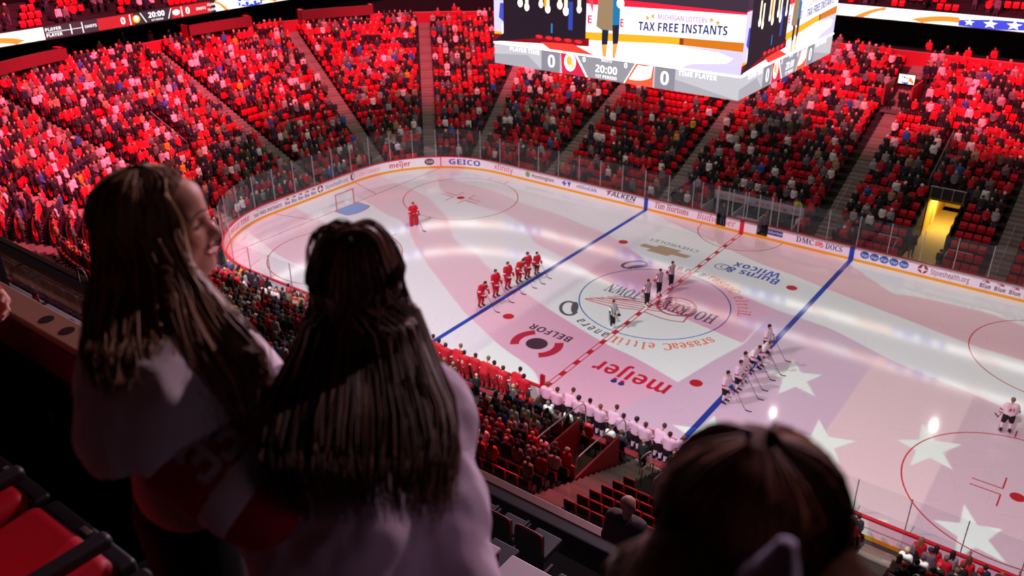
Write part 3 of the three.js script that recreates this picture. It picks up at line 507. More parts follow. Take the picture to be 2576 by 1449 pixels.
  const scoreTex = canvasTexture(2048, 162, (c, w, h) => {
    const S = w / 13.4, X = (x) => (x + 6.7) * S, t = (s, x, y, px, col = '#fff', fill) => { c.fillStyle = col; c.font = 'bold ' + px + 'px sans-serif'; c.textAlign = 'center'; c.textBaseline = 'middle'; c.fillText(s, X(x), y); };
    c.fillStyle = '#b9b6bd'; c.fillRect(0, 0, w, h);
    c.fillStyle = '#a09da6'; c.beginPath(); c.moveTo(0, h * 0.55); c.lineTo(X(-4.6), h * 0.4); c.lineTo(X(-3.7), h); c.lineTo(0, h); c.fill(); c.beginPath(); c.moveTo(X(3.6), h * 0.5); c.lineTo(X(6.7), h); c.lineTo(X(3.6), h); c.fill();
    c.fillStyle = '#85818c'; c.fillRect(X(-3.75), 0, X(-2.65) - X(-3.75), h); c.fillRect(X(2.6), 0, X(3.62) - X(2.6), h);
    c.fillStyle = '#8e8b94'; c.beginPath(); c.moveTo(X(-1.7), 0); c.lineTo(X(1.6), 0); c.lineTo(X(1.0), h); c.lineTo(X(-1.05), h); c.fill();
    c.fillStyle = '#d32546'; c.beginPath(); c.moveTo(X(-2.6), 0); c.lineTo(X(-1.75), 0); c.lineTo(X(-1.05), h); c.lineTo(X(-2.5), h); c.fill(); c.fillStyle = '#fff'; c.beginPath(); c.moveTo(X(-1.85), 0); c.lineTo(X(-1.7), 0); c.lineTo(X(-1.0), h); c.lineTo(X(-1.12), h); c.fill();
    dot(c, X(-2.05), 70, 52, '#ffffff', 68); dot(c, X(-2.1), 60, 26, '#e2b64a', 34); dot(c, X(-1.9), 92, 20, '#f0d9a0');
    c.fillStyle = '#e25a3a'; c.beginPath(); c.moveTo(X(1.6), 0); c.lineTo(X(2.52), 0); c.lineTo(X(2.52), h); c.lineTo(X(1.0), h); c.fill(); c.fillStyle = '#ffffff'; c.beginPath(); c.moveTo(X(1.7), 18); c.quadraticCurveTo(X(2.1), 30, X(2.48), 6); c.lineTo(X(2.4), 96); c.quadraticCurveTo(X(1.9), 140, X(1.25), 128); c.fill(); c.strokeStyle = '#fff'; c.lineWidth = 9; c.beginPath(); c.moveTo(X(1.62), 0); c.lineTo(X(1.0), h); c.stroke();
    t('0', -3.15, 84, 130); t('0', 3.1, 84, 130); t('20:00', 0, 86, 76); t('1ST PERIOD', 0, 140, 34); t('SHOTS', 0, 22, 30); t('0', -1.25, 36, 52); t('0', 1.05, 36, 52); t('PLAYER TIME', -4.8, 34, 46); t('TIME PLAYER', 4.7, 34, 46);
  });
  const face = (name, w, h, x, y, z, turn, m) => mesh(name, new THREE.PlaneGeometry(w, h).rotateY(turn).translate(x, y, z), m, g);
  const pm = lit(pictureTex, 1.5), sm = lit(scoreTex, 1.35), em = new THREE.MeshStandardMaterial({ color: 0x111111, emissive: 0xffffff, emissiveIntensity: 2.2 });
  for (const [w, x, z, turn] of [[X1 - X0, cx, Z1, 0], [X1 - X0, cx, Z0, Math.PI], [Z1 - Z0, X1, cz, Math.PI / 2], [Z1 - Z0, X0, cz, -Math.PI / 2]]) {
    face('screen', w, Y2 - Y1, x, (Y1 + Y2) / 2, z, turn, pm); face('score_strip', w, Y1 - Y0, x, (Y0 + Y1) / 2, z, turn, sm);
    mesh('light_edge', box(w + 0.04, 0.07, 0.05).rotateY(turn).translate(x + Math.sin(turn) * 0.02, Y1 - 0.02, z + Math.cos(turn) * 0.02), em, g);
  }
  for (const x of [-5, 5]) for (const z of [-3.5, 5]) mesh('cable', bar([x, Y2, z], [x, 39.95, z], 0.04), mat('#202024', 0.6), g);
}

// ---------------------------------------------------------------- the shell of the hall
const hall = mat('#0d0b0e', 0.95);
tag(mesh('ceiling', box(160, 0.4, 136, 0, 40.2, 0), hall), 'dark roof over the whole arena', 'ceiling', null, 'structure');
tag(mesh('floor', box(160, 0.4, 136, 0, -0.9, 0), hall), 'dark floor under the stands', 'floor', null, 'structure');
for (const [n, w, d, x, z] of [['wall_left', 0.4, 136, -80, 0], ['wall_right', 0.4, 136, 80, 0], ['wall_far', 160, 0.4, 0, -68], ['wall_near', 160, 0.4, 0, 68]]) tag(mesh(n, box(w, 42, d, x, 20, z), hall), 'dark outer wall of the arena', 'wall', null, 'structure');

// added fill panels, out of view under the roof, turned to brighten the stands
function fillPanel(p, target, w, h, radiance, label) {
  const g = thing('added_fill_light', label, 'light', 'added fill panels');
  g.position.set(...p); g.lookAt(...target);
  mesh('casing', box(w + 0.1, h + 0.1, 0.2, 0, 0, -0.13), frameMat, g);
  mesh('light_panel', new THREE.PlaneGeometry(w, h), new THREE.MeshStandardMaterial({ color: 0x111111, emissive: WARM, emissiveIntensity: 0.4 }), g);
  const l = new THREE.RectAreaLight(WARM, radiance, w, h);
  l.name = 'panel_lamp'; l.position.set(0, 0, 0.02); l.rotation.y = Math.PI; g.add(l);
}
RectAreaLightUniformsLib.init();
fillPanel([0, 33, 4], [0, 2, -22], 26, 0.8, FILL, 'added fill light panel aimed at the opposite stand');
fillPanel([-8, 33, 0], [-40, 2, 0], 18, 0.8, FILL, 'added fill light panel aimed at the left stand');
fillPanel([0, 33, -4], [0, 2, 20], 26, 0.8, FILL * 0.8, 'added fill light panel aimed at the near stand');

// ---------------------------------------------------------------- red flood lights hung over the ice, aimed at the stands; two white spots, two added pink fills
function flood(p, target, angle, cd, color, label, lens = '#ff2a3a') {
  const g = thing('flood_light', label, 'flood light', 'stage lights under the roof');
  const dir = V(...target).sub(V(...p)).normalize(), q = new THREE.Quaternion().setFromUnitVectors(V(0, -1, 0), dir);
  g.position.set(...p);
  mesh('lamp_housing', new THREE.CylinderGeometry(0.16, 0.2, 0.5, 14).translate(0, 0.3, 0).applyQuaternion(q), frameMat, g);
  mesh('lens', new THREE.CylinderGeometry(0.17, 0.17, 0.02, 14).translate(0, 0.04, 0).applyQuaternion(q), new THREE.MeshStandardMaterial({ color: 0x220000, emissive: lens, emissiveIntensity: 3 }), g);
  mesh('hanger', bar([0, 0.3, 0], [0, 39.95 - p[1], 0], 0.03), frameMat, g);
  const l = new THREE.SpotLight(color, cd, 0, angle, 0.45, 2);
  l.name = 'flood_lamp'; l.position.copy(dir.clone().multiplyScalar(0.1)); l.target.position.copy(dir.clone().multiplyScalar(5)); l.castShadow = true; l.shadow.radius = 8; l.shadow.mapSize.set(1024, 1024);
  g.add(l, l.target);
}
const REDS = [[[16, 31, -6], [16, 9.5, -33], 0.36, 1], [[4, 31, -6], [4, 9.5, -33], 0.36, 1], [[-9, 31, -6], [-9, 9, -33], 0.38, 0.9], [[-20, 31, -6], [-24, 9, -32], 0.4, 0.95], [[-24, 31, -6], [-38, 8.6, -26], 0.42, 1.15], [[-26, 31, -2], [-47, 8.4, -12], 0.42, 1.2], [[-26, 31, 2], [-50, 8, 2], 0.46, 1.25], [[-24, 31, 6], [-44, 7.5, 15], 0.52, 1.35], [[-16, 31, 8], [-31, 5, 21], 0.46, 1.2], [[-2, 31, 2], [1, 4.5, 23], 0.22, 0.45], [[8, 31, 2], [8, 4.5, 24], 0.2, 0.35]];
REDS.forEach(([p, t, a, k], i) => flood(p, t, a, RED_CD * k, RED, ['red flood light over the ice aimed at the ' + ['right end of the opposite stand', 'opposite stand right of the middle', 'opposite stand left of the middle', 'opposite stand at its left end', 'far corner', 'far end of the left stand', 'middle of the left stand', 'near part of the left stand', 'near left corner', 'near stand behind the benches', 'near stand right of the benches'][i]][0]));
flood([12.4, 26, -37.5], [16, 0, 4], 0.25, 30, new THREE.Color(1, 0.97, 0.9), 'white spot light high above the far stand, right one', '#fff4e0');
flood([-3.3, 31, -37.5], [10, 0, 7], 0.2, 20, new THREE.Color(1, 0.97, 0.9), 'white spot light high above the far stand, left one', '#fff4e0');
flood([4, 32, 2], [17, 20.5, 39], 0.34, 2600, new THREE.Color(1, 0.62, 0.86), 'added pink fill light over the ice aimed at the near upper tiers', '#ff9ab0');  // added fill that brightens the near tiers, no known fixture
flood([24, 37, 18], [18.5, 22.5, 40], 0.4, 760, new THREE.Color(1, 0.62, 0.72), 'added pink fill light under the roof aimed at the women and near tiers', '#ffa8b4');  // added fill from front and above for the women, no known fixture
// added dim red fill behind our tier, lifting the women's backs and hair
{
  const g = thing('added_back_lamp', 'added dim red fill lamp high behind the viewer', 'lamp'); g.position.set(17, 28, 50);
  mesh('lamp_housing', box(0.5, 0.2, 0.2, 0, 0, 0.12), frameMat, g); mesh('lens', box(0.44, 0.14, 0.02, 0, 0, 0), new THREE.MeshStandardMaterial({ color: 0x220808, emissive: '#ff6a70', emissiveIntensity: 1.5 }), g); mesh('bracket', bar([0, 0, 0.2], [0, 0, 17.7], 0.04), frameMat, g);
  const l = new THREE.PointLight(new THREE.Color(1, 0.25, 0.32), 2.4); l.position.set(0, -0.2, -0.1); l.castShadow = true; l.shadow.radius = 12; l.name = 'back_fill_bulb'; g.add(l);
}
// ---------------------------------------------------------------- people: three standing poses, feet on y = 0, facing +z
function bones(pose) {
  const b = { torso: [], arms: [], legs: [], head: [], hands: [] };
  b.torso.push(cap([-0.075, 0.98, 0], [-0.1, 1.36, -0.01], 0.115, 0.1), cap([0.075, 0.98, 0], [0.1, 1.36, -0.01], 0.115, 0.1), cap([0, 1.0, 0.01], [0, 1.3, 0.02], 0.12, 0.125));
  b.head.push(cap([0, 1.4, -0.015], [0, 1.54, 0], 0.055, 0.052), cap([0, 1.595, 0.012], [0, 1.665, -0.005], 0.076, 0.092), cap([0, 1.56, 0.05], [0, 1.6, 0.06], 0.04, 0.045), cap([0, 1.605, 0.1], [0, 1.58, 0.112], 0.012, 0.016));
  for (const e of [-1, 1]) {
    b.head.push(cap([e * 0.09, 1.6, -0.005], [e * 0.092, 1.63, -0.012], 0.014, 0.016));
    let elbow = [e * 0.212, 1.12, -0.04], wrist = [e * 0.215, 0.87, 0.05], tip = [e * 0.21, 0.75, 0.08];
    if (pose === 1 && e < 0) { elbow = [-0.212, 1.12, 0.06]; wrist = [-0.03, 1.27, 0.17]; tip = [0.08, 1.3, 0.16]; }
    if (pose === 2) { elbow = [e * 0.212, 1.11, -0.03]; wrist = [e * 0.07, 0.94, 0.18]; tip = [e * 0.01, 0.89, 0.2]; }
    b.arms.push(cap([e * 0.17, 1.4, -0.01], elbow, 0.062, 0.046), cap(elbow, wrist, 0.047, 0.036));
    b.hands.push(cap(wrist, tip, 0.034, 0.026), cap(wrist, [wrist[0] - e * 0.02, lerp(wrist[1], tip[1], 0.6), wrist[2] + 0.05], 0.018, 0.013));
    b.legs.push(cap([e * 0.085, 0.95, 0], [e * 0.105, 0.52, 0.015], 0.09, 0.06), cap([e * 0.105, 0.52, 0.015], [e * 0.11, 0.1, -0.015], 0.058, 0.042), cap([e * 0.11, 0.045, -0.03], [e * 0.125, 0.04, 0.16], 0.045, 0.04));
  }
  return b;
}
const grow = (list, d) => list.map((c) => [...c.slice(0, 6), c[6] + d, c[7] + d]);
const LO = [-0.45, -0.05, -0.3], HI = [0.45, 1.85, 0.4];
const poses = [0, 1, 2].map((p) => {
  const b = bones(p), skin = field([...b.torso, ...b.arms, ...b.legs, ...b.head, ...b.hands], 0.04), head = field([...b.head, ...b.hands], 0.03);
  const top = field([...grow(b.torso, 0.03), ...grow(b.arms, 0.022)], 0.05), legs = field([...grow(b.legs, 0.016), cap([0, 0.95, 0], [0, 1.0, 0], 0.14)], 0.05);
  return {
    body: nets(skin, LO, HI, 0.053), visible: nets((x, y, z) => Math.max(head(x, y, z), p === 0 ? 1.36 - y > 0 && y > 1.0 ? 0.1 : -1 : -1), LO, HI, 0.036),
    top: nets((x, y, z) => Math.max(top(x, y, z), 0.84 - y), LO, HI, 0.047), legs: nets((x, y, z) => Math.max(legs(x, y, z), y - 1.0, 0.06 - y), LO, HI, 0.052),
    shoes: nets((x, y, z) => Math.max(field(grow(b.legs.filter((c) => c[1] < 0.06), 0.012), 0.03)(x, y, z), y - 0.1), LO, HI, 0.05),
  };
});
const skull = field([cap([0, 1.61, 0.0], [0, 1.67, -0.008], 0.096, 0.106)], 0.02);
const hairs = {
  short: nets((x, y, z) => Math.max(skull(x, y, z), 1.615 - y + z * 0.9), LO, HI, 0.03),
  long: nets((x, y, z) => Math.max(smin(skull(x, y, z), field([cap([-0.05, 1.6, -0.06], [-0.06, 1.36, -0.1], 0.06, 0.04), cap([0.05, 1.6, -0.06], [0.06, 1.36, -0.1], 0.06, 0.04)], 0.04)(x, y, z), 0.05), z - 0.035 - Math.max(0, y - 1.66) * 0.9), LO, HI, 0.03),
  cap: nets((x, y, z) => Math.min(Math.max(skull(x, y, z) - 0.01, 1.645 - y), Math.max(Math.hypot(x / 1.0, (z - 0.09) / 1.0) - 0.1, Math.abs(y - 1.65) - 0.014, 0.04 - z)), LO, HI, 0.026),
};
const SKIN = ['#d9a98c', '#c99578', '#e0b69c', '#b98364', '#8a5a41', '#d39f86'], HAIR = ['#1d1411', '#2c1d15', '#3f2a1c', '#59402a', '#8c6a42', '#15100f', '#77736f', '#b9a27c'];
const TOPS = [['red', '#c3142a', 22], ['red', '#d42034', 14], ['dark red', '#8c1526', 5], ['white', '#e6e2e2', 10], ['black', '#17161a', 22], ['charcoal', '#2c2b30', 12], ['grey', '#6d6b70', 9], ['navy', '#1e2740', 6], ['blue', '#2c5fae', 2.5], ['olive', '#4b4c36', 3], ['tan', '#a58a68', 3], ['yellow', '#d8a824', 0.8], ['pale grey', '#a6a3a6', 4]];
const LEGS = ['#22262f', '#1a1a1e', '#2d3542', '#3c3a3a', '#4a5468', '#15161a'];
function weighted(list, r) { let n = r() * list.reduce((a, t) => a + t[2], 0); for (const t of list) if ((n -= t[2]) < 0) return t; return list[0]; }
function personData(r, x, y, z, turn) {
  const t = weighted(TOPS, r), style = r() < 0.5 ? 'short' : r() < 0.62 ? 'long' : r() < 0.75 ? 'cap' : 'bald';
  return { x, y, z, turn: turn + (r() - 0.5) * 0.3, size: 0.91 + r() * 0.11, pose: pick([0, 1, 1, 2, 2], r), top: t, legs: pick(LEGS, r), skin: pick(SKIN, r), style, hair: style === 'cap' ? pick(['#b3142a', '#1c1c20', '#c01c30', '#d8d4d2', '#22294a'], r) : pick(HAIR, r) };
}
function person(d, label, group) {   // one spectator as a thing of its own
  const g = thing('person', label, 'person', group), q = poses[d.pose];
  g.position.set(d.x, d.y, d.z); g.rotation.y = d.turn; g.scale.set(d.size * 0.94, d.size, d.size * 0.94);
  mesh('body', q.body, mat(d.skin, 0.6), g); mesh('shirt', q.top, mat(d.top[1], 0.9), g); mesh('trousers', q.legs, mat(d.legs, 0.9), g); mesh('shoes', q.shoes, mat('#1c1a1a', 0.7), g);
  if (d.style !== 'bald') mesh(d.style === 'cap' ? 'cap' : 'hair', hairs[d.style], mat(d.hair, 0.75), g);
  return g;
}
const hairWord = (d) => ({ short: 'short-haired', long: 'long-haired', cap: 'capped', bald: 'bald' })[d.style];
function crowdStuff(name, label, list) {
  const g = thing(name, label, 'crowd', null, 'stuff'), m4 = new THREE.Matrix4(), q = new THREE.Quaternion(), up = V(0, 1, 0), c = new THREE.Color();
  const put = (part, geometry, sub, color, rough) => {
    if (!sub.length) return;
    const im = new THREE.InstancedMesh(geometry, mat('#ffffff', rough), sub.length);
    im.name = part; im.castShadow = im.receiveShadow = true;
    sub.forEach((d, i) => { im.setMatrixAt(i, m4.compose(V(d.x, d.y, d.z), q.setFromAxisAngle(up, d.turn), V(d.size, d.size, d.size))); im.setColorAt(i, c.set(color(d))); });
    g.add(im);
  };
  for (const p of [0, 1, 2]) { const sub = list.filter((d) => d.pose === p); put('heads_and_hands', poses[p].visible, sub, (d) => d.skin, 0.6); put('shirts', poses[p].top, sub, (d) => d.top[1], 0.9); }
  put('trousers', poses[0].legs, list, (d) => d.legs, 0.9);
  for (const h of ['short', 'long', 'cap']) put(h === 'cap' ? 'caps' : 'hair', hairs[h], list.filter((d) => d.style === h), (d) => d.hair, 0.75);
  return g;
}

// ---------------------------------------------------------------- seats
const rb1 = (w, h, d, r, x, y, z) => new RoundedBoxGeometry(w, h, d, 1, r).translate(x, y, z);
const seatParts = { seat_pan: rb1(0.44, 0.36, 0.07, 0.03, 0, 0, 0).rotateX(0.12).translate(0, 0.6, 0.08), backrest: rb1(0.47, 0.46, 0.06, 0.028, 0, 0, 0).rotateX(-0.1).translate(0, 0.68, -0.02), back_shell: rb1(0.45, 0.42, 0.03, 0.014, 0, 0, 0).rotateX(-0.1).translate(0, 0.66, -0.062), leg: merge([box(0.4, 0.06, 0.05, 0, 0.44, -0.04), box(0.05, 0.46, 0.05, 0, 0.23, -0.02)]) };
const seatRed = mat('#e0122c', 0.38), seatBlack = mat('#141318', 0.5);
const seatMats = { seat_pan: seatRed, backrest: seatRed, back_shell: seatBlack, leg: seatBlack };
function seatThing(d, label, group) {
  const g = thing('stadium_seat', label, 'seat', group);
  g.position.set(d.x, d.y, d.z); g.rotation.y = d.turn;
  for (const n of Object.keys(seatParts)) mesh(n, seatParts[n], seatMats[n], g);
}

// every place in the lower stand
const places = [], NEAR_RAILS = [[8.0, 15.2], [8.7, 16.4], [9.5, 16.9], [10.2, 17.3], [-2.0, 16.3], [-0.5, 17.8]];
const blockNames = [];
{
  const r = rng(4711), cuts = [...AISLES].sort((a, b) => a - b), near = [...AISLES_NEAR].sort((a, b) => a - b);
  const names = ['behind the red bench', 'left of the red bench', 'at the left of the near stand', 'low in the near left corner', 'in the near left corner', 'high in the near left corner', 'in the left stand', 'behind the goal', 'left in the far corner', 'in the far corner', 'right of the straight stairs', 'left of the scoreboard', 'under the scoreboard', 'behind the penalty boxes', 'around the yellow tunnel', 'right of the yellow tunnel', 'at the far right edge'];
  const blocks = [];
  for (let k = 0; k < cuts.length; k++) blocks.push([k ? cuts[k - 1] : -S_HALF, cuts[k], names[k] ?? 'in the stand']);
  blocks.push([cuts.at(-1), 31, names.at(-1)]);
  blocks.push([53.5, 62.24, 'at the bottom right corner'], [62.24, 71.84, 'right of the red stair well'], [71.84, S_HALF, 'behind the white bench']);
  blocks.forEach(([a, b, name], bi) => {
    for (let i = 0; i < N_ROWS; i++) {
      const isNear = Math.abs((a + b) / 2) > S_NEAR;
      if (isNear && i > 10) continue;
      const off = rowOff(i) + 0.5;
      let s = a, n = 0;
      const step = (w) => { s += w / path(s + 0.02, off).scale; };
      step(0.66 + 0.27);
      const last = b - 0.93 / path(b - 0.01, off).scale;
      for (; s <= last; step(0.545), n++) {
        const p = path(s, off);
        if (inTunnel(s, i) || inWell(s, i) || (Math.abs(s - 10.1) < 0.36 && i >= 8 && i <= 14) || (Math.abs(s + 44.5) < 0.3 && i >= 9 && i <= 14)) continue;
        if (isNear && NEAR_RAILS.some(([x, z]) => Math.abs(p.x - x) < 0.42 && p.z > z - 0.5 && p.z < z + 1.7)) continue;
        if (isNear && p.x > -9 && p.x < 10.5 && i < 2) continue;                // players' benches
        if (!isNear && Math.abs(s) < 3.4 && i < 2) continue;                    // penalty boxes
        if (s > 4 && s < 6.8 && i >= 17 && i <= 20) continue;                   // stair portal
        places.push({ s, i, n, block: name, bi, x: p.x, y: rowY(i), z: p.z, nx: p.nx, nz: p.nz, turn: Math.atan2(-p.nx, -p.nz), isNear });
      }
    }
  });
  for (const p of places) {
    const n = noise2(p.s * 0.16, p.i * 0.22) * 0.9 + noise2(p.s * 0.7 + 40, p.i * 0.8) * 0.4;
    let fill = 0.62;
    if (p.s < -40 && !p.isNear) fill = 0.78;
    if (p.s > -18 && p.s < -7) fill = p.i < 9 ? 0.5 : 0.42;
    if (p.s > 16 && p.i < 3) fill = 0.25;
    if (p.s > 8 && p.s < 16 && p.i < 5) fill = 0.2;
    if (p.isNear) { fill = 0.86; if (p.x > 8 && p.x < 13 && p.i > 2) fill = 0.12; if (p.x > 13 && p.i > 4) fill = 0.5; }
    p.taken = n * 0.34 + r() * 0.55 + 0.22 < fill;
    const fx = p.x - p.nx * 0.3 * 0 , f = 0.24;
    p.data = personData(r, p.x - p.nx * f, p.y, p.z - p.nz * f, p.turn);
  }
}
// what the frame shows of the near ground, used only to choose which copies are built as single things
const camInv = camera.matrixWorld.clone().invert();
function seen(x, y, z, margin = 0) {
  const v = V(x, y, z).applyMatrix4(camInv), u = 1288 + 2163.4 * v.x / -v.z, w = 724.5 - 2163.4 * v.y / -v.z;
  if (v.z > 0 || u < -margin || u > 2576 + margin || w < -margin || w > 1449 + margin) return null;
  const hidden = (u > 235 && u < 545 && w > 450) || (u > 230 && u < 680 && w > 760) || (u > 790 && u < 1050 && w > 570) || (u > 660 && u < 1130 && w > 850) || (u > 1690 && u < 2080 && w > 1140) || (24.7 - y) / (42.29 - z) > 1.05;
  return { u, w, hidden, d: -v.z };
}
const sitters = places.filter((p) => p.taken), empties = places.filter((p) => !p.taken);
for (const p of places) p.view = seen(p.x, p.y + (p.taken ? 1.4 : 0.7), p.z, 60);
const show = (list) => list.filter((p) => p.view && !p.view.hidden).sort((a, b) => a.view.d - b.view.d);
const ORD = ['first', 'second', 'third', 'fourth', 'fifth', 'sixth', 'seventh', 'eighth', 'ninth', 'tenth', 'eleventh', 'twelfth', 'thirteenth', 'fourteenth', 'fifteenth', 'sixteenth', 'seventeenth', 'eighteenth', 'nineteenth', 'twentieth', 'twenty-first', 'twenty-second', 'twenty-third', 'twenty-fourth', 'twenty-fifth', 'twenty-sixth', 'twenty-seventh', 'twenty-eighth', 'twenty-ninth', 'thirtieth', 'thirty-first', 'thirty-second', 'thirty-third', 'thirty-fourth', 'thirty-fifth', 'thirty-sixth', 'thirty-seventh', 'thirty-eighth'], ordinal = (n) => ORD[n - 1] ?? 'last';
const singlesP = new Set(show(sitters).slice(0, 250)), singlesS = new Set(show(empties).slice(0, 240));
for (const p of singlesP) person(p.data, `${hairWord(p.data)} spectator in ${p.data.top[0]}, ${ordinal(p.i + 1)} row, ${ordinal(p.n + 1)} seat, ${p.block}`, 'standing spectators');
for (const p of singlesS) seatThing(p, `empty red seat, ${ordinal(p.i + 1)} row, ${ordinal(p.n + 1)} place, ${p.block}`, 'empty folding seats');
crowdStuff('crowd', 'standing crowd filling the red-lit stands', sitters.filter((p) => !singlesP.has(p) && p.view).map((p) => p.data));
{
  const rest = places.filter((p) => !singlesS.has(p) && p.view), g = thing('seat_rows', 'rows of red folding seats filling the stands', 'seats', null, 'stuff'), m4 = new THREE.Matrix4(), q = new THREE.Quaternion();
  for (const n of Object.keys(seatParts)) {
    const im = new THREE.InstancedMesh(seatParts[n], seatMats[n], rest.length);
    im.name = n; im.castShadow = im.receiveShadow = true;
    rest.forEach((d, i) => im.setMatrixAt(i, m4.compose(V(d.x, d.y, d.z), q.setFromAxisAngle(V(0, 1, 0), d.turn), V(1, 1, 1))));
    g.add(im);
  }
}
console.log('places', places.length, 'people', sitters.length, 'body tris', poses[1].body.index.count / 3, poses[1].top.index.count / 3, poses[1].legs.index.count / 3, hairs.short.index.count / 3, seatParts.leg.attributes.position.count / 3);
// upper stand: a few rows behind the ribbon
{
  const r = rng(99), seats = [], folk = [];
  for (const k of UP_ROWS) {
    const plan = offsetPlan(upOff(k) + 0.45);
    let carry = 0;
    for (let j = 0; j + 1 < plan.length; j++) {
      const [a, b] = [plan[j], plan[j + 1]], l = Math.hypot(b[0] - a[0], b[1] - a[1]);
      for (let t = carry; t < l; t += 0.6) {
        const x = lerp(a[0], b[0], t / l), z = lerp(a[1], b[1], t / l), nx = (b[1] - a[1]) / l, nz = -(b[0] - a[0]) / l, turn = Math.atan2(nx, nz);
        if (!seen(x, upY(k) + 1, z, 80)) continue;
        const g = noise2(x * 0.25 + 7, z * 0.25 + k);
        if (g > 0.25) seats.push({ x, y: upY(k), z, turn });
        else if (g < -0.25 && r() < 0.6) folk.push(personData(r, x, upY(k), z, turn));
      }
      carry = 0;
    }
  }
  crowdStuff('crowd', 'few spectators in the dark upper stand behind the led ribbon', folk);
  const g = thing('seat_rows', 'red folding seats in the dark upper stand behind the led ribbon', 'seats', null, 'stuff'), m4 = new THREE.Matrix4(), q = new THREE.Quaternion();
  for (const n of Object.keys(seatParts)) { const im = new THREE.InstancedMesh(seatParts[n], seatMats[n], seats.length); im.name = n; seats.forEach((d, i) => im.setMatrixAt(i, m4.compose(V(d.x, d.y, d.z), q.setFromAxisAngle(V(0, 1, 0), d.turn), V(1, 1, 1)))); g.add(im); }
  // the concourse behind the red wall: stools, rail tables and a few people
  const late = [];
  for (let i = 0; i < 60; i++) { const s = -58 + i * 1.7, p = path(s, offTop + 1.2 + r() * 3); if (r() < 0.55) late.push(personData(r, p.x, yTop - 0.05, p.z, Math.atan2(-p.nx, -p.nz))); }
  crowdStuff('crowd', 'people standing in the dark concourse behind the red wall', late);
  const stoolSpots = [-2.6, -1.2, 0.2, 1.6, 3.2];
  stoolSpots.forEach((s, i) => {
    const p = path(s, offTop + 1.1), st = thing('bar_stool', `dark bar stool behind the red wall, ${ordinal(i + 1)} from the scoreboard`, 'stool', 'stools behind the red wall');
    st.position.set(p.x, yTop - 0.05, p.z);
    mesh('seat', new THREE.CylinderGeometry(0.2, 0.19, 0.08, 14).translate(0, 0.82, 0), mat('#3a1c20', 0.6), st);
    for (const a of [0.5, 2.07, 3.64, 5.2]) mesh('leg', bar([Math.cos(a) * 0.1, 0.8, Math.sin(a) * 0.1], [Math.cos(a) * 0.28, 0, Math.sin(a) * 0.28], 0.018), mat('#6e4a46', 0.5), st);
    mesh('foot_ring', new THREE.TorusGeometry(0.2, 0.014, 6, 16).rotateX(Math.PI / 2).translate(0, 0.32, 0), mat('#6e4a46', 0.5), st);
  });
  stoolSpots.slice(0, 2).forEach((s, i) => { const p = path(s + 0.5, offTop + 2.6), l = thing('table_lamp', `small glowing red table lamp in the dark concourse, ${i ? 'right' : 'left'} of two`, 'lamp'); l.position.set(p.x, yTop + 0.9, p.z); mesh('base', new THREE.CylinderGeometry(0.06, 0.08, 0.1, 10), frameMat, l); mesh('shade', new THREE.ConeGeometry(0.14, 0.3, 12).translate(0, 0.2, 0), new THREE.MeshStandardMaterial({ color: 0x300000, emissive: '#ff3030', emissiveIntensity: i ? 1.2 : 0.6 }), l); });
}
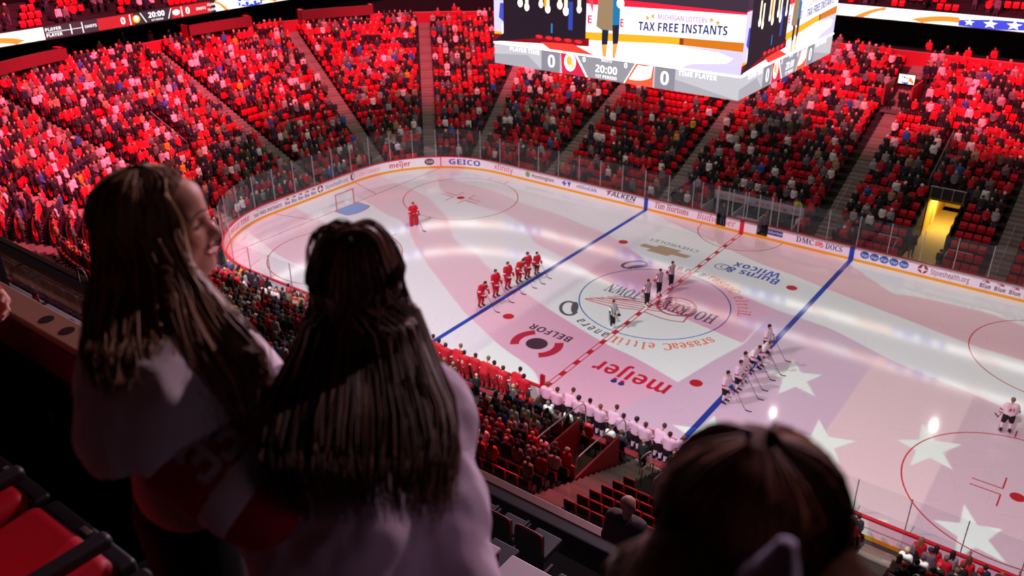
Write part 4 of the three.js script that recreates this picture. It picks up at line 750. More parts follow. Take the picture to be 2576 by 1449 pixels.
// ---------------------------------------------------------------- hockey players, goalies and officials
function planarUV(g, k = 1) { const p = g.attributes.position, uv = new Float32Array(p.count * 2); for (let i = 0; i < p.count; i++) { uv[i * 2] = p.getX(i) * k; uv[i * 2 + 1] = p.getY(i) * k; } g.setAttribute('uv', new THREE.BufferAttribute(uv, 2)); return g; }
const PLO = [-0.6, -0.02, -0.4], PHI = [0.6, 2.05, 0.6];
function skater(pose) {   // skates under the feet: everything stands 5 cm higher; pose 0 hands on the stick, 1 bent forward, 2 hands behind the back, 3 goalie
  const bend = pose === 1 ? 0.42 : pose === 3 ? 0.12 : 0.04, T = (x, y, z) => { const h = Math.max(0, y - 1.0); return [x, 1.0 + h * Math.cos(bend) , z + h * Math.sin(bend)]; };
  const wide = pose === 3 ? 0.17 : 0.13, torso = [], arms = [], hands = [], hips = [], legs = [], feet = [], head = [];
  torso.push(cap(T(-0.11, 1.06, 0), T(-0.16, 1.48, -0.01), 0.15, 0.135), cap(T(0.11, 1.06, 0), T(0.16, 1.48, -0.01), 0.15, 0.135), cap(T(0, 1.08, 0.02), T(0, 1.42, 0.03), 0.16, 0.15));
  const hx = pose === 1 ? 0.1 : 0, hc = T(0, 1.74, 0.03 + hx);
  head.push(cap(T(0, 1.5, 0), hc, 0.06, 0.06), cap([hc[0], hc[1] - 0.03, hc[2] + 0.01], [hc[0], hc[1] + 0.05, hc[2] - 0.01], 0.08, 0.096), cap([0, hc[1] - 0.07, hc[2] + 0.05], [0, hc[1] - 0.04, hc[2] + 0.06], 0.04, 0.045), cap([0, hc[1] - 0.02, hc[2] + 0.1], [0, hc[1] - 0.04, hc[2] + 0.115], 0.012, 0.016));
  for (const e of [-1, 1]) {
    const sh = T(e * 0.25, 1.46, 0), el = pose === 2 ? [e * 0.34, 1.14, -0.14] : [e * 0.35, 1.16 - bend * 0.1, 0.04 + bend * 0.5], wr = pose === 2 ? [e * 0.08, 0.96, -0.24] : pose === 3 ? [e * 0.33, 0.98, 0.28] : [e * 0.15 + 0.05, 1.0 + e * 0.09, 0.31 + bend * 0.4];
    arms.push(cap(sh, el, 0.1, 0.085), cap(el, wr, 0.08, 0.07));
    hands.push(cap(wr, [wr[0] - e * 0.02, wr[1] - 0.1, wr[2] + (pose === 2 ? 0 : 0.04)], 0.075, 0.06));
    hips.push(cap([e * 0.11, 1.02, 0], [e * wide, 0.62, 0.04], 0.15, 0.12));
    legs.push(cap([e * wide, 0.64, 0.04], [e * (wide + 0.01), 0.42, 0.05], 0.085, 0.09), cap([e * (wide + 0.01), 0.42, 0.05], [e * (wide + 0.02), 0.2, 0.0], 0.085, 0.06));
    feet.push(cap([e * (wide + 0.02), 0.22, -0.01], [e * (wide + 0.02), 0.12, -0.02], 0.065, 0.06), cap([e * (wide + 0.02), 0.1, -0.04], [e * (wide + 0.04), 0.09, 0.17], 0.055, 0.045));
  }
  const out = { head: hc }, jersey = field([...torso, ...arms], 0.08), all = field([...grow(torso, -0.03), ...grow(arms, -0.03), ...grow(hips, -0.03), ...grow(legs, -0.02), ...grow(feet, -0.02), ...head], 0.04);
  const jf = (x, y, z) => Math.max(jersey(x, y, z), (pose === 1 ? 0.86 : 0.9) - y);
  out.body = nets(all, PLO, PHI, 0.06); out.jersey = planarUV(nets(jf, PLO, PHI, 0.042)); out.hem = nets((x, y, z) => Math.max(jf(x, y, z) - 0.008, y - 1.0, 0.92 - y), PLO, PHI, 0.036);
  out.bands = nets((x, y, z) => Math.max(field(grow(arms, 0.012), 0.03)(x, y, z), Math.abs(y - (pose === 2 ? 1.22 : 1.22)) - 0.045, 0.2 - Math.abs(x)), PLO, PHI, 0.028);
  out.pants = nets(field(hips, 0.06), PLO, PHI, 0.05); out.socks = nets(field(legs, 0.03), PLO, PHI, 0.045); out.gloves = nets(field(hands, 0.03), PLO, PHI, 0.032);
  out.skates = [0, 1].map((i) => nets(field(feet.slice(i * 2, i * 2 + 2), 0.03), PLO, PHI, 0.03));
  out.blades = [-1, 1].map((e) => box(0.012, 0.06, 0.27, e * (wide + 0.025), 0.03, 0.05));
  const sk = field([cap([0, hc[1] - 0.02, hc[2] - 0.005], [0, hc[1] + 0.055, hc[2] - 0.015], 0.098, 0.108)], 0.02);
  out.hair = nets((x, y, z) => Math.max(sk(x, y, z), hc[1] - 0.01 - y + (z - hc[2]) * 0.9), PLO, PHI, 0.03);
  out.helmet = nets((x, y, z) => Math.max(sk(x, y, z) - 0.015, hc[1] + 0.0 - y + (z - hc[2]) * 0.35), PLO, PHI, 0.03);
  if (pose === 3) out.pads = nets((x, y, z) => Math.min(...[-1, 1].map((e) => { const qx = Math.abs(x - e * 0.19) - 0.13, qy = Math.abs(y - 0.45) - 0.36, qz = Math.abs(z - 0.13 - Math.abs(x - e * 0.19) * -0.3) - 0.05; return Math.hypot(Math.max(qx, 0), Math.max(qy, 0), Math.max(qz, 0)) + Math.min(0, Math.max(qx, qy, qz)) - 0.03; })), PLO, PHI, 0.034);
  return out;
}
const skaters = [0, 1, 2, 3].map(skater);
const RT = { jersey: '#d0142c', trim: '#f0ecec', pants: '#b01226', socks: '#d0142c', gloves: '#b81428', skates: '#26242c', stick: '#3a3438' };
const WT = { jersey: '#efecee', trim: '#c21a2c', pants: '#1b191e', socks: '#efecee', gloves: '#c8c4c8', skates: '#1c1b20', stick: '#2a272b' };
const numeral = (txt, color) => canvasTexture(128, 128, (c) => { c.clearRect(0, 0, 128, 128); c.fillStyle = color; c.font = 'bold 96px sans-serif'; c.textAlign = 'center'; c.textBaseline = 'middle'; c.fillText(txt, 64, 68); });
function numberPlate(txt, color, w, parent, x, y, z, turn = Math.PI) { return mesh('number', new THREE.PlaneGeometry(w, w).rotateY(turn).translate(x, y, z), new THREE.MeshStandardMaterial({ map: numeral(txt, color), transparent: true, roughness: 0.9 }), parent); }
function player(pose, team, x, y, z, turn, label, o = {}) {
  const g = thing('hockey_player', label, 'player', o.group), k = skaters[pose];
  g.position.set(x, y, z); g.rotation.y = turn; g.scale.setScalar(o.size ?? 1);
  mesh('body', k.body, mat(o.skin ?? '#d3a488', 0.6), g);
  const j = mesh('jersey', k.jersey, mat(team.jersey, 0.85), g);
  mesh('hem_stripe', k.hem, mat(team.trim, 0.85), j); mesh('sleeve_stripe', k.bands, mat(team.trim, 0.85), j);
  mesh('pants', k.pants, mat(team.pants, 0.85), g); mesh('socks', k.socks, mat(team.socks, 0.85), g); mesh('gloves', k.gloves, mat(team.gloves, 0.7), g);
  for (const i of [0, 1]) mesh('blade', k.blades[i], mat('#b8b8c0', 0.25, { metalness: 0.9 }), mesh('skate', k.skates[i], mat(team.skates, 0.5), g));
  if (o.helmet) mesh('helmet', k.helmet, mat(o.helmet, 0.4), g); else if (o.hair !== null) mesh('hair', k.hair, mat(o.hair ?? '#33231a', 0.8), g);
  if (k.pads) mesh('leg_pads', k.pads, mat(o.pads ?? team.jersey, 0.6), g);
  if (o.number) numberPlate(o.number, o.numberColor, 0.36, g, 0, 1.33, -0.172 + (pose === 3 ? 0.04 : 0));
  if (o.stick !== false) {
    const st = mesh('stick', merge([bar([0.02, 1.25, 0.3], [0.08, 0.05, o.reach ?? 1.15], 0.014)]), mat(team.stick, 0.5), g);
    mesh('stick_blade', tube([[0.08, 0.05, o.reach ?? 1.15], [0.1, 0.035, (o.reach ?? 1.15) + 0.16], [0.16, 0.04, (o.reach ?? 1.15) + 0.3]], 0.028, 5), mat('#1c1a1e', 0.6), st);
  }
  return g;
}
const EAST = Math.PI / 2;
[[-8.2, 6.7, 1, '#2a1a12'], [-8.25, 5.2, 0, '#4a3322'], [-8.3, 3.9, 0, '#5b4430'], [-8.25, 2.8, 1, '#231813'], [-8.15, 2.0, 0, '#3c2a1e'], [-8.05, 1.1, 0, '#2f2118']].forEach(([x, z, p, hair], i) => player(p, i === 5 ? { ...RT, pants: '#2a2622' } : RT, x, 0, z, EAST - 0.1, `player in red with stick on the blue line, ${['nearest to the benches, head bowed', 'second from the benches', 'third from the benches', 'fourth from the benches, leaning forward', 'fifth from the benches', 'last one, in dark shorts'][i]}`, { hair, group: 'red team line-up', size: i === 5 ? 0.86 : 1.02, reach: 1.1 }));
player(3, RT, -20.2, 0, -0.3, EAST - 0.35, 'red team goalie alone in front of the far goal', { helmet: '#c8152a', pads: '#c01a2e', reach: 1.3 });
[[8.0, 7.5, 0], [8.1, 6.2, 0], [7.95, 5.3, 0], [7.9, 4.15, 1], [8.15, 3.4, 1], [7.85, 1.9, 0]].forEach(([x, z, p], i) => player(p, WT, x, 0, z, EAST - 0.1, `player in white with stick on the blue line, ${['nearest to the benches', 'second from the benches', 'third from the benches', 'fourth from the benches, leaning forward', 'fifth from the benches, leaning forward', 'farthest from the benches, standing apart'][i]}`, { hair: ['#2c2018', '#40301f', '#1e1713', '#33251b', '#5a4530', '#241a14'][i], group: 'white team line-up' }));
player(3, WT, 19.7, 0, 2.0, Math.PI + 0.35, 'white team goalie standing alone with his back turned', { hair: '#8a6a50', pads: '#e6e2e6', number: '41', numberColor: '#c01a2c', reach: 1.2 });
// officials
const stripes = canvasTexture(128, 8, (c) => { c.fillStyle = '#f0eef0'; c.fillRect(0, 0, 128, 8); c.fillStyle = '#17161a'; c.fillRect(0, 0, 62, 8); });
stripes.wrapS = stripes.wrapT = THREE.RepeatWrapping; stripes.repeat.set(1 / 0.11, 1);
const stripeMat = new THREE.MeshStandardMaterial({ map: stripes, roughness: 0.85 });
[[-0.4, 4.3, true, 0], [-0.1, 0.8, false, 1], [-0.2, -0.9, false, 1], [-0.1, -2.3, true, 0]].forEach(([x, z, , arm], i) => {
  const g = thing('referee', `striped official on the centre line, ${['holding a dark cap, closest to the benches', 'second from the benches, orange armband', 'third from the benches, orange armband', 'farthest from the benches'][i]}`, 'referee', 'officials on the centre line'), k = skaters[i === 0 ? 0 : 2];
  g.position.set(x, 0, z); g.rotation.y = EAST - 0.15; g.scale.set(0.86, 0.98, 0.86);
  mesh('body', k.body, mat('#c99a80', 0.6), g); const j = mesh('striped_shirt', k.jersey, stripeMat, g); mesh('trousers', k.pants, mat('#121116', 0.85), g); mesh('leggings', k.socks, mat('#121116', 0.85), g); mesh('hands', k.gloves, mat('#c99a80', 0.6), g);
  for (const n of [0, 1]) mesh('blade', k.blades[n], mat('#b8b8c0', 0.25, { metalness: 0.9 }), mesh('skate', k.skates[n], mat('#e4e0e4', 0.5), g)); mesh('hair', k.hair, mat(['#2a2018', '#33261c', '#2c1f17', '#3a2b1e'][i], 0.8), g);
  if (arm) mesh('armband', k.bands, mat('#ee5a22', 0.8), j);
  if (i === 0) mesh('cap_in_hand', new THREE.SphereGeometry(0.14, 12, 8).scale(1, 0.6, 1).translate(0.12, 0.98, 0.42), mat('#1c2a1e', 0.7), g);
});
// players along the benches, seen from behind
{
  const r = rng(313);
  for (let i = 0; i < 12; i++) player(i % 3 === 1 ? 1 : 0, RT, -6.6 + i * 0.62 + (r() - 0.5) * 0.08, 0.15, 13.75 + (i % 2) * 0.12, Math.PI + (r() - 0.5) * 0.3, `red team player on the bench, ${ordinal(i + 1)} from the left end`, { hair: pick(HAIR.slice(0, 5), r), group: 'red bench', stick: false, number: i === 5 || i === 9 ? pick(['8', '71'], r) : null, numberColor: '#f2eeee' });
  for (let i = 0; i < 14; i++) player(i % 4 === 2 ? 1 : 0, WT, 1.6 + i * 0.6 + (r() - 0.5) * 0.08, 0.15, 13.75 + (i % 2) * 0.12, Math.PI + (r() - 0.5) * 0.3, `white team player on the bench, ${ordinal(i + 1)} from the red post`, { hair: pick(HAIR.slice(0, 5), r), group: 'white bench', stick: false, helmet: i % 5 === 3 ? '#1e1c22' : null });
  [[-5.9, '#23242c', 'in a dark coat'], [-4.6, '#1a1a1e', 'in a black suit'], [-3.1, '#a38f76', 'in a tan coat'], [-1.6, '#1d1d22', 'in a black jacket'], [0.6, '#4a4b52', 'in a grey jacket'], [2.9, '#2c3242', 'in a navy suit'], [4.4, '#6e7076', 'in a grey suit'], [6.0, '#202026', 'in a dark suit'], [7.6, '#18181c', 'in a black top']].forEach(([x, c, w], i) => { const d = personData(r, x, 0.5, 15.1 + r() * 0.15, Math.PI); d.top = ['', c, 1]; d.style = i % 3 ? 'short' : 'bald'; person(d, `coach ${w} behind the ${x < 0.7 ? 'red' : 'white'} bench`, 'staff behind the benches'); });
  // bench backs
  for (const [x0, x1, n] of [[-7.6, 0.3, 'red'], [1.2, 9.8, 'white']]) { const b = thing('team_bench', `low wooden bench of the ${n} team behind the boards`, 'bench'); mesh('seat', rbox(x1 - x0, 0.06, 0.36, 0.02, (x0 + x1) / 2, 0.6, 14.45), mat('#8a2430', 0.6), b); for (const x of [x0 + 0.3, (x0 + x1) / 2, x1 - 0.3]) mesh('leg', box(0.08, 0.44, 0.3, x, 0.36, 14.45), frameMat, b); }
}
// ---------------------------------------------------------------- penalty boxes behind the far boards
{
  const w = thing('penalty_box', 'penalty boxes with white sponsor back wall behind the far boards', 'penalty box', null, 'structure');
  const sign = canvasTexture(1024, 96, (c) => { c.fillStyle = '#e3d6e2'; c.fillRect(0, 0, 1024, 96); c.fillStyle = '#c84a60'; c.font = 'bold 44px serif'; c.textAlign = 'center'; c.textBaseline = 'middle'; [90, 300, 540, 720, 930].forEach((x, i) => c.fillText(['Fox 2', 'Labatt', 'Blue', 'W Tequila', 'Bell'][i], x, 48)); });
  const bw = mesh('back_wall', box(6.8, 0.62, 0.06, 0.1, 1.62, -15.3), new THREE.MeshStandardMaterial({ map: sign, roughness: 0.5 }), w);
  mesh('platform', box(6.8, 0.15, 2.2, 0.1, 0.08, -14.15), stepMat, w);
  for (const x of [-3.3, -0.9, 1.0, 3.5]) mesh('divider', box(0.05, 1.1, 1.9, x, 0.7, -14.2), plainBoard, w);
  for (const x of [-3.3, -2.1, -1.25, -0.9, 0.2, 1.05, 1.95, 2.5, 3.5]) mesh('post', box(0.05, 2.1, 0.05, x, 2.1, -13.05), postMat, w);
  mesh('desk', rbox(1.6, 0.06, 0.5, 0.02, 0.05, 0.95, -13.5), mat('#d9c8d4', 0.5), w);
  const r = rng(8);
  [[-1.65, -13.3, '#141317', 'attendant in black in the open penalty box door'], [-2.6, -14.4, '#18171b', 'attendant in black inside the penalty box, beside the door'], [-0.3, -14.4, '#17171b', 'scorekeeper in black left of the centre strip'], [0.6, -14.4, '#1a1a1e', 'scorekeeper in black right of the centre strip'], [1.5, -13.25, '#4a4850', 'attendant in grey leaning out of the right door'], [2.4, -14.5, '#1b1a1e', 'attendant in black beyond the right door']].forEach(([x, z, c, l], i) => { const d = personData(r, x, 0.15, z, 0.1); d.top = ['', c, 1]; d.pose = 2; d.style = 'short'; person(d, l, 'penalty box staff'); });
  const d = personData(r, 2.9, rowY(2), -15.6, 0.2); d.top = ['', '#c6e01c', 1]; d.style = 'cap'; d.hair = '#1d1d20'; d.pose = 1; person(d, 'guard in a bright yellow-green jacket behind the penalty boxes');
  const e = personData(r, 3.6, 0.15, -14.2, 0); e.top = ['', '#e2dcde', 1]; person(e, 'person in white just right of the penalty boxes');
}
// ---------------------------------------------------------------- yellow tunnel in the opposite stand
{
  const t = thing('tunnel_entrance', 'brightly lit yellow tunnel opening in the opposite stand', 'tunnel', null, 'structure'), yel = mat('#d8b440', 0.7), conc = mat('#8f8a80', 0.8);
  const x0 = 10.55, x1 = 12.65;
  mesh('ramp', box(x1 - x0 + 0.2, 0.1, 12, (x0 + x1) / 2, 0.12, -19.6), mat('#c2ab62', 0.8), t);
  for (const x of [x0 - 0.06, x1 + 0.06]) { mesh('side_wall', box(0.12, 2.7, 7.5, x, 1.5, -22.9), yel, t); for (let i = 3; i <= 6; i++) mesh('side_wall', box(0.12, rowY(i) + 0.6, 0.85, x, (rowY(i) + 0.6) / 2, -12.95 - rowOff(i) - 0.42), mat('#262328', 0.8), t); }
  mesh('end_wall', box(x1 - x0, 2.7, 0.1, (x0 + x1) / 2, 1.5, -26.6), yel, t);
  mesh('tunnel_ceiling', box(x1 - x0 + 0.24, 0.1, 6.6, (x0 + x1) / 2, 2.86, -23.3), mat('#b0a070', 0.8), t);
  mesh('lintel', box(x1 - x0 + 0.3, 0.75, 0.08, (x0 + x1) / 2, 3.35, -19.9), mat('#1b1c22', 0.6), t);
  for (const x of [x0, 11.25, 11.95, x1]) mesh('lintel_post', bar([x, 2.95, -19.82], [x, 3.8, -19.82], 0.025), postMat, t);
  mesh('lintel_rail', bar([x0 - 0.1, 3.8, -19.82], [x1 + 0.1, 3.8, -19.82], 0.025), postMat, t);
  mesh('inner_door', box(0.06, 2.1, 0.9, x0 + 0.05, 1.2, -22.4), mat('#f1e29a', 0.5), t);
  const lampG = thing('tunnel_lamp', 'ceiling lamp inside the yellow tunnel', 'lamp'); lampG.position.set(11.6, 2.74, -21.6);
  mesh('lamp_panel', box(1.1, 0.05, 0.3), new THREE.MeshStandardMaterial({ color: 0x333333, emissive: '#ffd870', emissiveIntensity: 2 }), lampG);
  const l = new THREE.PointLight(new THREE.Color(1, 0.8, 0.38), 26); l.position.set(0, -0.15, 0); l.castShadow = true; l.shadow.radius = 8; l.name = 'tunnel_bulb'; lampG.add(l);
  const rails = thing('tunnel_rail', 'metal rails at the mouth of the yellow tunnel', 'rail');
  for (const x of [10.0, 13.1]) { mesh('rail', tube([[x, 0.2, -14.2], [x, 1.2, -14.25], [x, 1.25, -15.6], [x, 0.7, -15.7]], 0.03), postMat, rails); mesh('crossbar', bar([x - 1.4 * Math.sign(x - 11.6) * -1, 1.2, -15.7], [x, 1.2, -15.7], 0.025), postMat, rails); }
  const r = rng(17), d = personData(r, 10.9, 0.17, -15.4, 0.5); d.top = ['', '#101014', 1]; d.style = 'short'; d.size = 1.06; person(d, 'usher in black at the mouth of the yellow tunnel');
  const e = personData(r, 12.9, 0.17, -13.9, 0.2); e.top = ['', '#1c1d26', 1]; e.style = 'cap'; e.hair = '#15161a'; person(e, 'guard in dark clothes behind the glass right of the tunnel');
}
// portal with a small screen high in the opposite stand
{
  const t = thing('stair_portal', 'red-walled stair portal high in the opposite stand', 'portal', null, 'structure');
  for (const x of [4.35, 6.35]) mesh('portal_wall', box(0.12, 1.6, 3.0, x, 7.6, -29.2), redWall, t);
  mesh('portal_floor', box(2, 0.1, 3.4, 5.35, 6.35, -29.2), mat('#6d5a56', 0.8), t); mesh('portal_back', box(2, 2.2, 0.1, 5.35, 7.3, -30.7), mat('#3b1016', 0.8), t);
  const m = thing('wall_monitor_screen', 'small bright screen over the red stair portal', 'screen'); m.position.set(5.2, 8.35, -30.5);
  const mt = canvasTexture(256, 64, (c, w, h) => flagStrip(c, -60, 360, h));
  mesh('casing', rbox(1.3, 0.82, 0.1, 0.03), frameMat, m); mesh('screen', new THREE.PlaneGeometry(1.2, 0.72).translate(0, 0, 0.056), lit(mt, 1.3), m);
  const r = rng(23); [[4.8, -28.2], [5.5, -28.5], [5.9, -28.0]].forEach(([x, z], i) => { const d = personData(r, x, 6.4, z, 0); d.top = ['', '#16161a', 1]; person(d, `person in black standing in the red stair portal, ${ordinal(i + 1)} from the left`, 'people in the stair portal'); });
}
// red stair well in the near stand
{
  const t = thing('stair_well', 'open stair well with red panel walls in the near stand', 'stair well', null, 'structure'), rp = mat('#cf1a30', 0.6);
  const wallAt = (a, b, y0, y1, inset) => { const dx = b[0] - a[0], dz = b[1] - a[1], l = Math.hypot(dx, dz); mesh('red_panel', box(l, y1 - y0, 0.08).rotateY(-Math.atan2(dz, dx)).translate((a[0] + b[0]) / 2, (y0 + y1) / 2, (a[1] + b[1]) / 2), rp, t); };
  wallAt([4.92, 19.65], [6.98, 19.65], 1.2, rowY(6) + 1.0); wallAt([6.95, 16.2], [6.95, 19.65], 1.0, rowY(5) + 0.75); wallAt([4.95, 16.2], [4.95, 19.65], 1.0, rowY(5) + 0.75);
  mesh('well_floor', box(2, 0.1, 3.5, 5.95, 1.0, 17.9), mat('#4c3f38', 0.9), t);
  const rail = thing('stair_well_rail', 'bent steel handrails on top of the red stair well', 'handrail');
  for (const x of [4.95, 6.95]) mesh('rail', tube([[x, 2.0, 15.6], [x, 3.3, 15.8], [x, 3.55, 17.5], [x, 3.6, 19.4], [x, 3.1, 19.5]], 0.03, 6, 24), postMat, rail);
  for (const [x, z] of [[8.0, 15.2], [8.7, 16.4], [9.5, 16.9], [10.2, 17.3], [-2.0, 16.3], [-0.5, 17.8]]) { const h = thing('handrail', `steel stair rail in the near stand ${x < 1 ? 'behind the red bench' : 'right of the red stair well'}, ${['first', 'second', 'third', 'fourth', 'lower', 'upper'][[8.0, 8.7, 9.5, 10.2, -2.0, -0.5].indexOf(x)]} one`, 'handrail', 'near stand stair rails'), y = 0.15 + (z - 13.7) * 0.43; mesh('rail', tube([[x, y, z], [x, y + 0.95, z], [x + 0.1, y + 1.35, z + 1.1], [x + 0.1, y + 0.5, z + 1.15]], 0.028, 6, 18), postMat, h); }
}
// ---------------------------------------------------------------- near terrace below us: dark chairs with red edges, white counter
{
  const fl = thing('near_terrace', 'dark stepped terrace of the club level below the viewer', 'terrace', null, 'structure');
  const XA = -14, XB = 19, W = XB - XA, XM = (XA + XB) / 2;
  for (const [y, z0, z1] of [[16.5, 34.9, 36.06], [16.85, 36.06, 36.86], [17.2, 36.86, 37.9], [17.55, 37.9, 39.2]]) mesh('terrace_step', box(W, 0.7, z1 - z0 + 0.02, XM, y - 0.35, (z0 + z1) / 2), mat('#1b191d', 0.85), fl);
  mesh('front_wall', box(W, 9, 0.2, XM, 12.0, 34.95), mat('#151317', 0.9), fl);
  const pa = thing('terrace_parapet', 'low dark parapet with brown rail top at the terrace edge', 'parapet', null, 'structure');
  mesh('curb', box(W, 0.3, 0.1, XM, 16.6, 34.86), mat('#1c181b', 0.8), pa); mesh('rail_top', rbox(W, 0.05, 0.16, 0.02, XM, 16.8, 34.86), mat('#7a4a40', 0.4), pa);
  for (let x = XA; x < XB; x += 1.6) mesh('pane', new THREE.PlaneGeometry(1.55, 0.5).translate(x + 0.8, 17.07, 34.82), glassMat, pa);
  // chairs
  const back = rb1(0.42, 0.56, 0.07, 0.03, 0, 0.6, 0), edge = tube([[-0.205, 0.6, -0.02], [-0.2, 0.84, -0.02], [-0.16, 0.895, -0.02], [0, 0.905, -0.02], [0.16, 0.895, -0.02], [0.2, 0.84, -0.02], [0.205, 0.6, -0.02]], 0.014, 5, 20), pan = rb1(0.4, 0.09, 0.42, 0.03, 0, 0.46, 0.24), arm = rb1(0.05, 0.05, 0.36, 0.018, 0.238, 0.66, 0.16), foot = box(0.04, 0.46, 0.3, 0.238, 0.23, 0.12);
  const cb = mat('#17151a', 0.55), cr = mat('#c01a30', 0.5);
  const chair = (x, y, z, label, tilt) => {
    const g = thing('club_chair', label, 'chair', 'club chairs on the near terrace'); g.position.set(x, y, z); g.rotation.y = Math.PI;
    const b = mesh('backrest', back, cb, g); mesh('edge_piping', edge, cr, b); const p = mesh('seat', pan, tilt ? cr : cb, g); mesh('armrest', arm, cb, g); mesh('leg', foot, cb, g);
    if (tilt) { p.rotation.x = -1.25; p.position.set(0, 0.3, 0.42); }
  };
  for (let k = 0; k < 38; k++) { const x = 0.2 + k * 0.48; if (k % 13 !== 9 && Math.abs(x - 17.65) > 0.45 && x < 18.3) chair(x, 16.5, 35.86, `black club chair with red edge, front terrace row, ${ordinal(k + 1)} from the far end`, k % 9 === 4); }
  for (let k = 0; k < 38; k++) { const x = 0.1 + k * 0.48; if (k % 13 !== 9 && x < 18.3) chair(x, 16.85, 36.62, `black club chair with red edge, second terrace row, ${ordinal(k + 1)} from the far end`, k % 7 === 3); }
  // white counter behind the second row
  const ct = mat('#d8ccd2', 0.45);
  for (let x = 2.2, i = 0; x < 18; x += 2.45, i++) { const g = thing('counter_table', `narrow white counter section behind the second terrace row, ${ordinal(i + 1)} from the far end`, 'counter', 'white counter sections'); mesh('top', rbox(2.3, 0.05, 0.42, 0.02, 0, 0, 0).translate(x + 1.2, 17.93, 36.98), ct, g); for (const e of [0.15, 2.25]) mesh('leg', box(0.06, 0.71, 0.3, x + e, 17.55, 36.98), ct, g); }
  // steel hoops by the terrace steps
  [[5.3, 35.3, 16.5], [5.0, 34.55, 16.5], [9.0, 35.25, 16.5]].forEach(([x, z, y], i) => tag(mesh('hoop_rail', tube([[x - 0.17, y, z], [x - 0.17, y + 0.8, z], [x - 0.1, y + 0.98, z], [x + 0.1, y + 0.98, z], [x + 0.17, y + 0.8, z], [x + 0.17, y, z]], 0.022, 8, 40), postMat), `bent steel hoop rail on the terrace, ${['beside the white counter', 'at the parapet edge', 'behind the blonde woman'][i]}`, 'rail'));
  // bottle
  const bt = thing('cola_bottle', 'cola bottle with red label and red cap on the white counter', 'bottle'); bt.position.set(7.05, 17.955, 36.9);
  const prof = [[0, 0], [0.034, 0], [0.038, 0.02], [0.036, 0.08], [0.039, 0.12], [0.037, 0.19], [0.02, 0.25], [0.013, 0.275], [0.013, 0.29]].map(([a, b]) => new THREE.Vector2(a * 1.2, b * 1.1));
  mesh('glass', new THREE.LatheGeometry(prof, 18), mat('#2a0f0a', 0.15), bt); mesh('label', new THREE.CylinderGeometry(0.0475, 0.0475, 0.08, 18, 1, true).translate(0, 0.155, 0), mat('#d81428', 0.5), bt); mesh('cap', new THREE.CylinderGeometry(0.019, 0.019, 0.025, 12).translate(0, 0.325, 0), mat('#d81428', 0.5), bt);
}
// people on the terrace at a finer grain
function finePerson(o) {
  const g = thing('person', o.label, 'person'); g.position.set(...o.at); g.rotation.y = o.turn ?? Math.PI; g.scale.setScalar(o.size ?? 1);
  const b = bones(o.pose ?? 0), c = 0.02;
  if (o.sit) { b.legs.length = 0; for (const e of [-1, 1]) b.legs.push(cap([e * 0.09, 0.93, 0], [e * 0.11, 0.92, 0.34], 0.09, 0.065), cap([e * 0.11, 0.92, 0.34], [e * 0.11, 0.6, 0.34], 0.062, 0.045), cap([e * 0.11, 0.585, 0.32], [e * 0.12, 0.585, 0.44], 0.045, 0.04)); }
  const skin = field([...b.torso, ...b.arms, ...b.legs, ...b.head, ...b.hands], 0.04), top = field([...grow(b.torso, 0.035), ...grow(b.arms, 0.026)], 0.05), legs = field(grow(b.legs, 0.018), 0.05), hi = [0.45, 1.85, 0.7];
  mesh('body', nets(skin, LO, hi, c), mat(o.skin ?? '#cf9f86', 0.6), g);
  const shirt = mesh(o.garment ?? 'shirt', nets((x, y, z) => Math.max(top(x, y, z) + 0.006 * noise3(x * 9, y * 9, z * 9), 0.86 - y), LO, hi, c), mat(o.top, 0.9), g);
  mesh('trousers', nets(legs, LO, hi, c), mat(o.legs ?? '#1c1e26', 0.9), g);
  if (o.hair) mesh('hair', nets((x, y, z) => Math.max(skull(x, y, z) + 0.004 * noise3(x * 40, y * 40, z * 40), (o.crown ? 0 : 1.615 - y + z * 0.9), o.crown ? Math.max(y - 1.7, 1.6 - y + z * 0.9) : -1), LO, hi, 0.014), mat(o.hair, 0.8), g);
  return { g, shirt };
}
finePerson({ at: [17.66, 16.5, 35.55], top: '#4a4042', hair: '#4a3a36', crown: true, garment: 'jacket', skin: '#b98478', label: 'balding man in grey-brown jacket standing on the near terrace' , size: 1.0 });
finePerson({ at: [8.9, 16.66, 37.26], top: '#17161c', hair: '#17120f', sit: true, label: 'dark-haired man in black sitting behind the white counter' });
finePerson({ at: [7.75, 16.66, 37.26], top: '#6a4a4c', hair: '#3a2620', sit: true, label: 'brown-haired person at the white counter, beside the cola bottle' });
finePerson({ at: [8.33, 16.62, 37.3], top: '#7a5658', hair: '#4a342c', sit: true, label: 'brown-haired person at the white counter, next to the man in black' });
{
  const k = finePerson({ at: [16.72, 16.66, 37.26], top: '#c41428', hair: '#2a2224', sit: true, garment: 'jersey', turn: Math.PI - 0.6, label: 'short-haired spectator in red jersey with blue shoulder patch at the counter', size: 1 });
  mesh('shoulder_patch', new THREE.CircleGeometry(0.05, 20).rotateX(-1.1).translate(0.14, 1.475, -0.045), mat('#6f9bd2', 0.7), k.shirt);
}

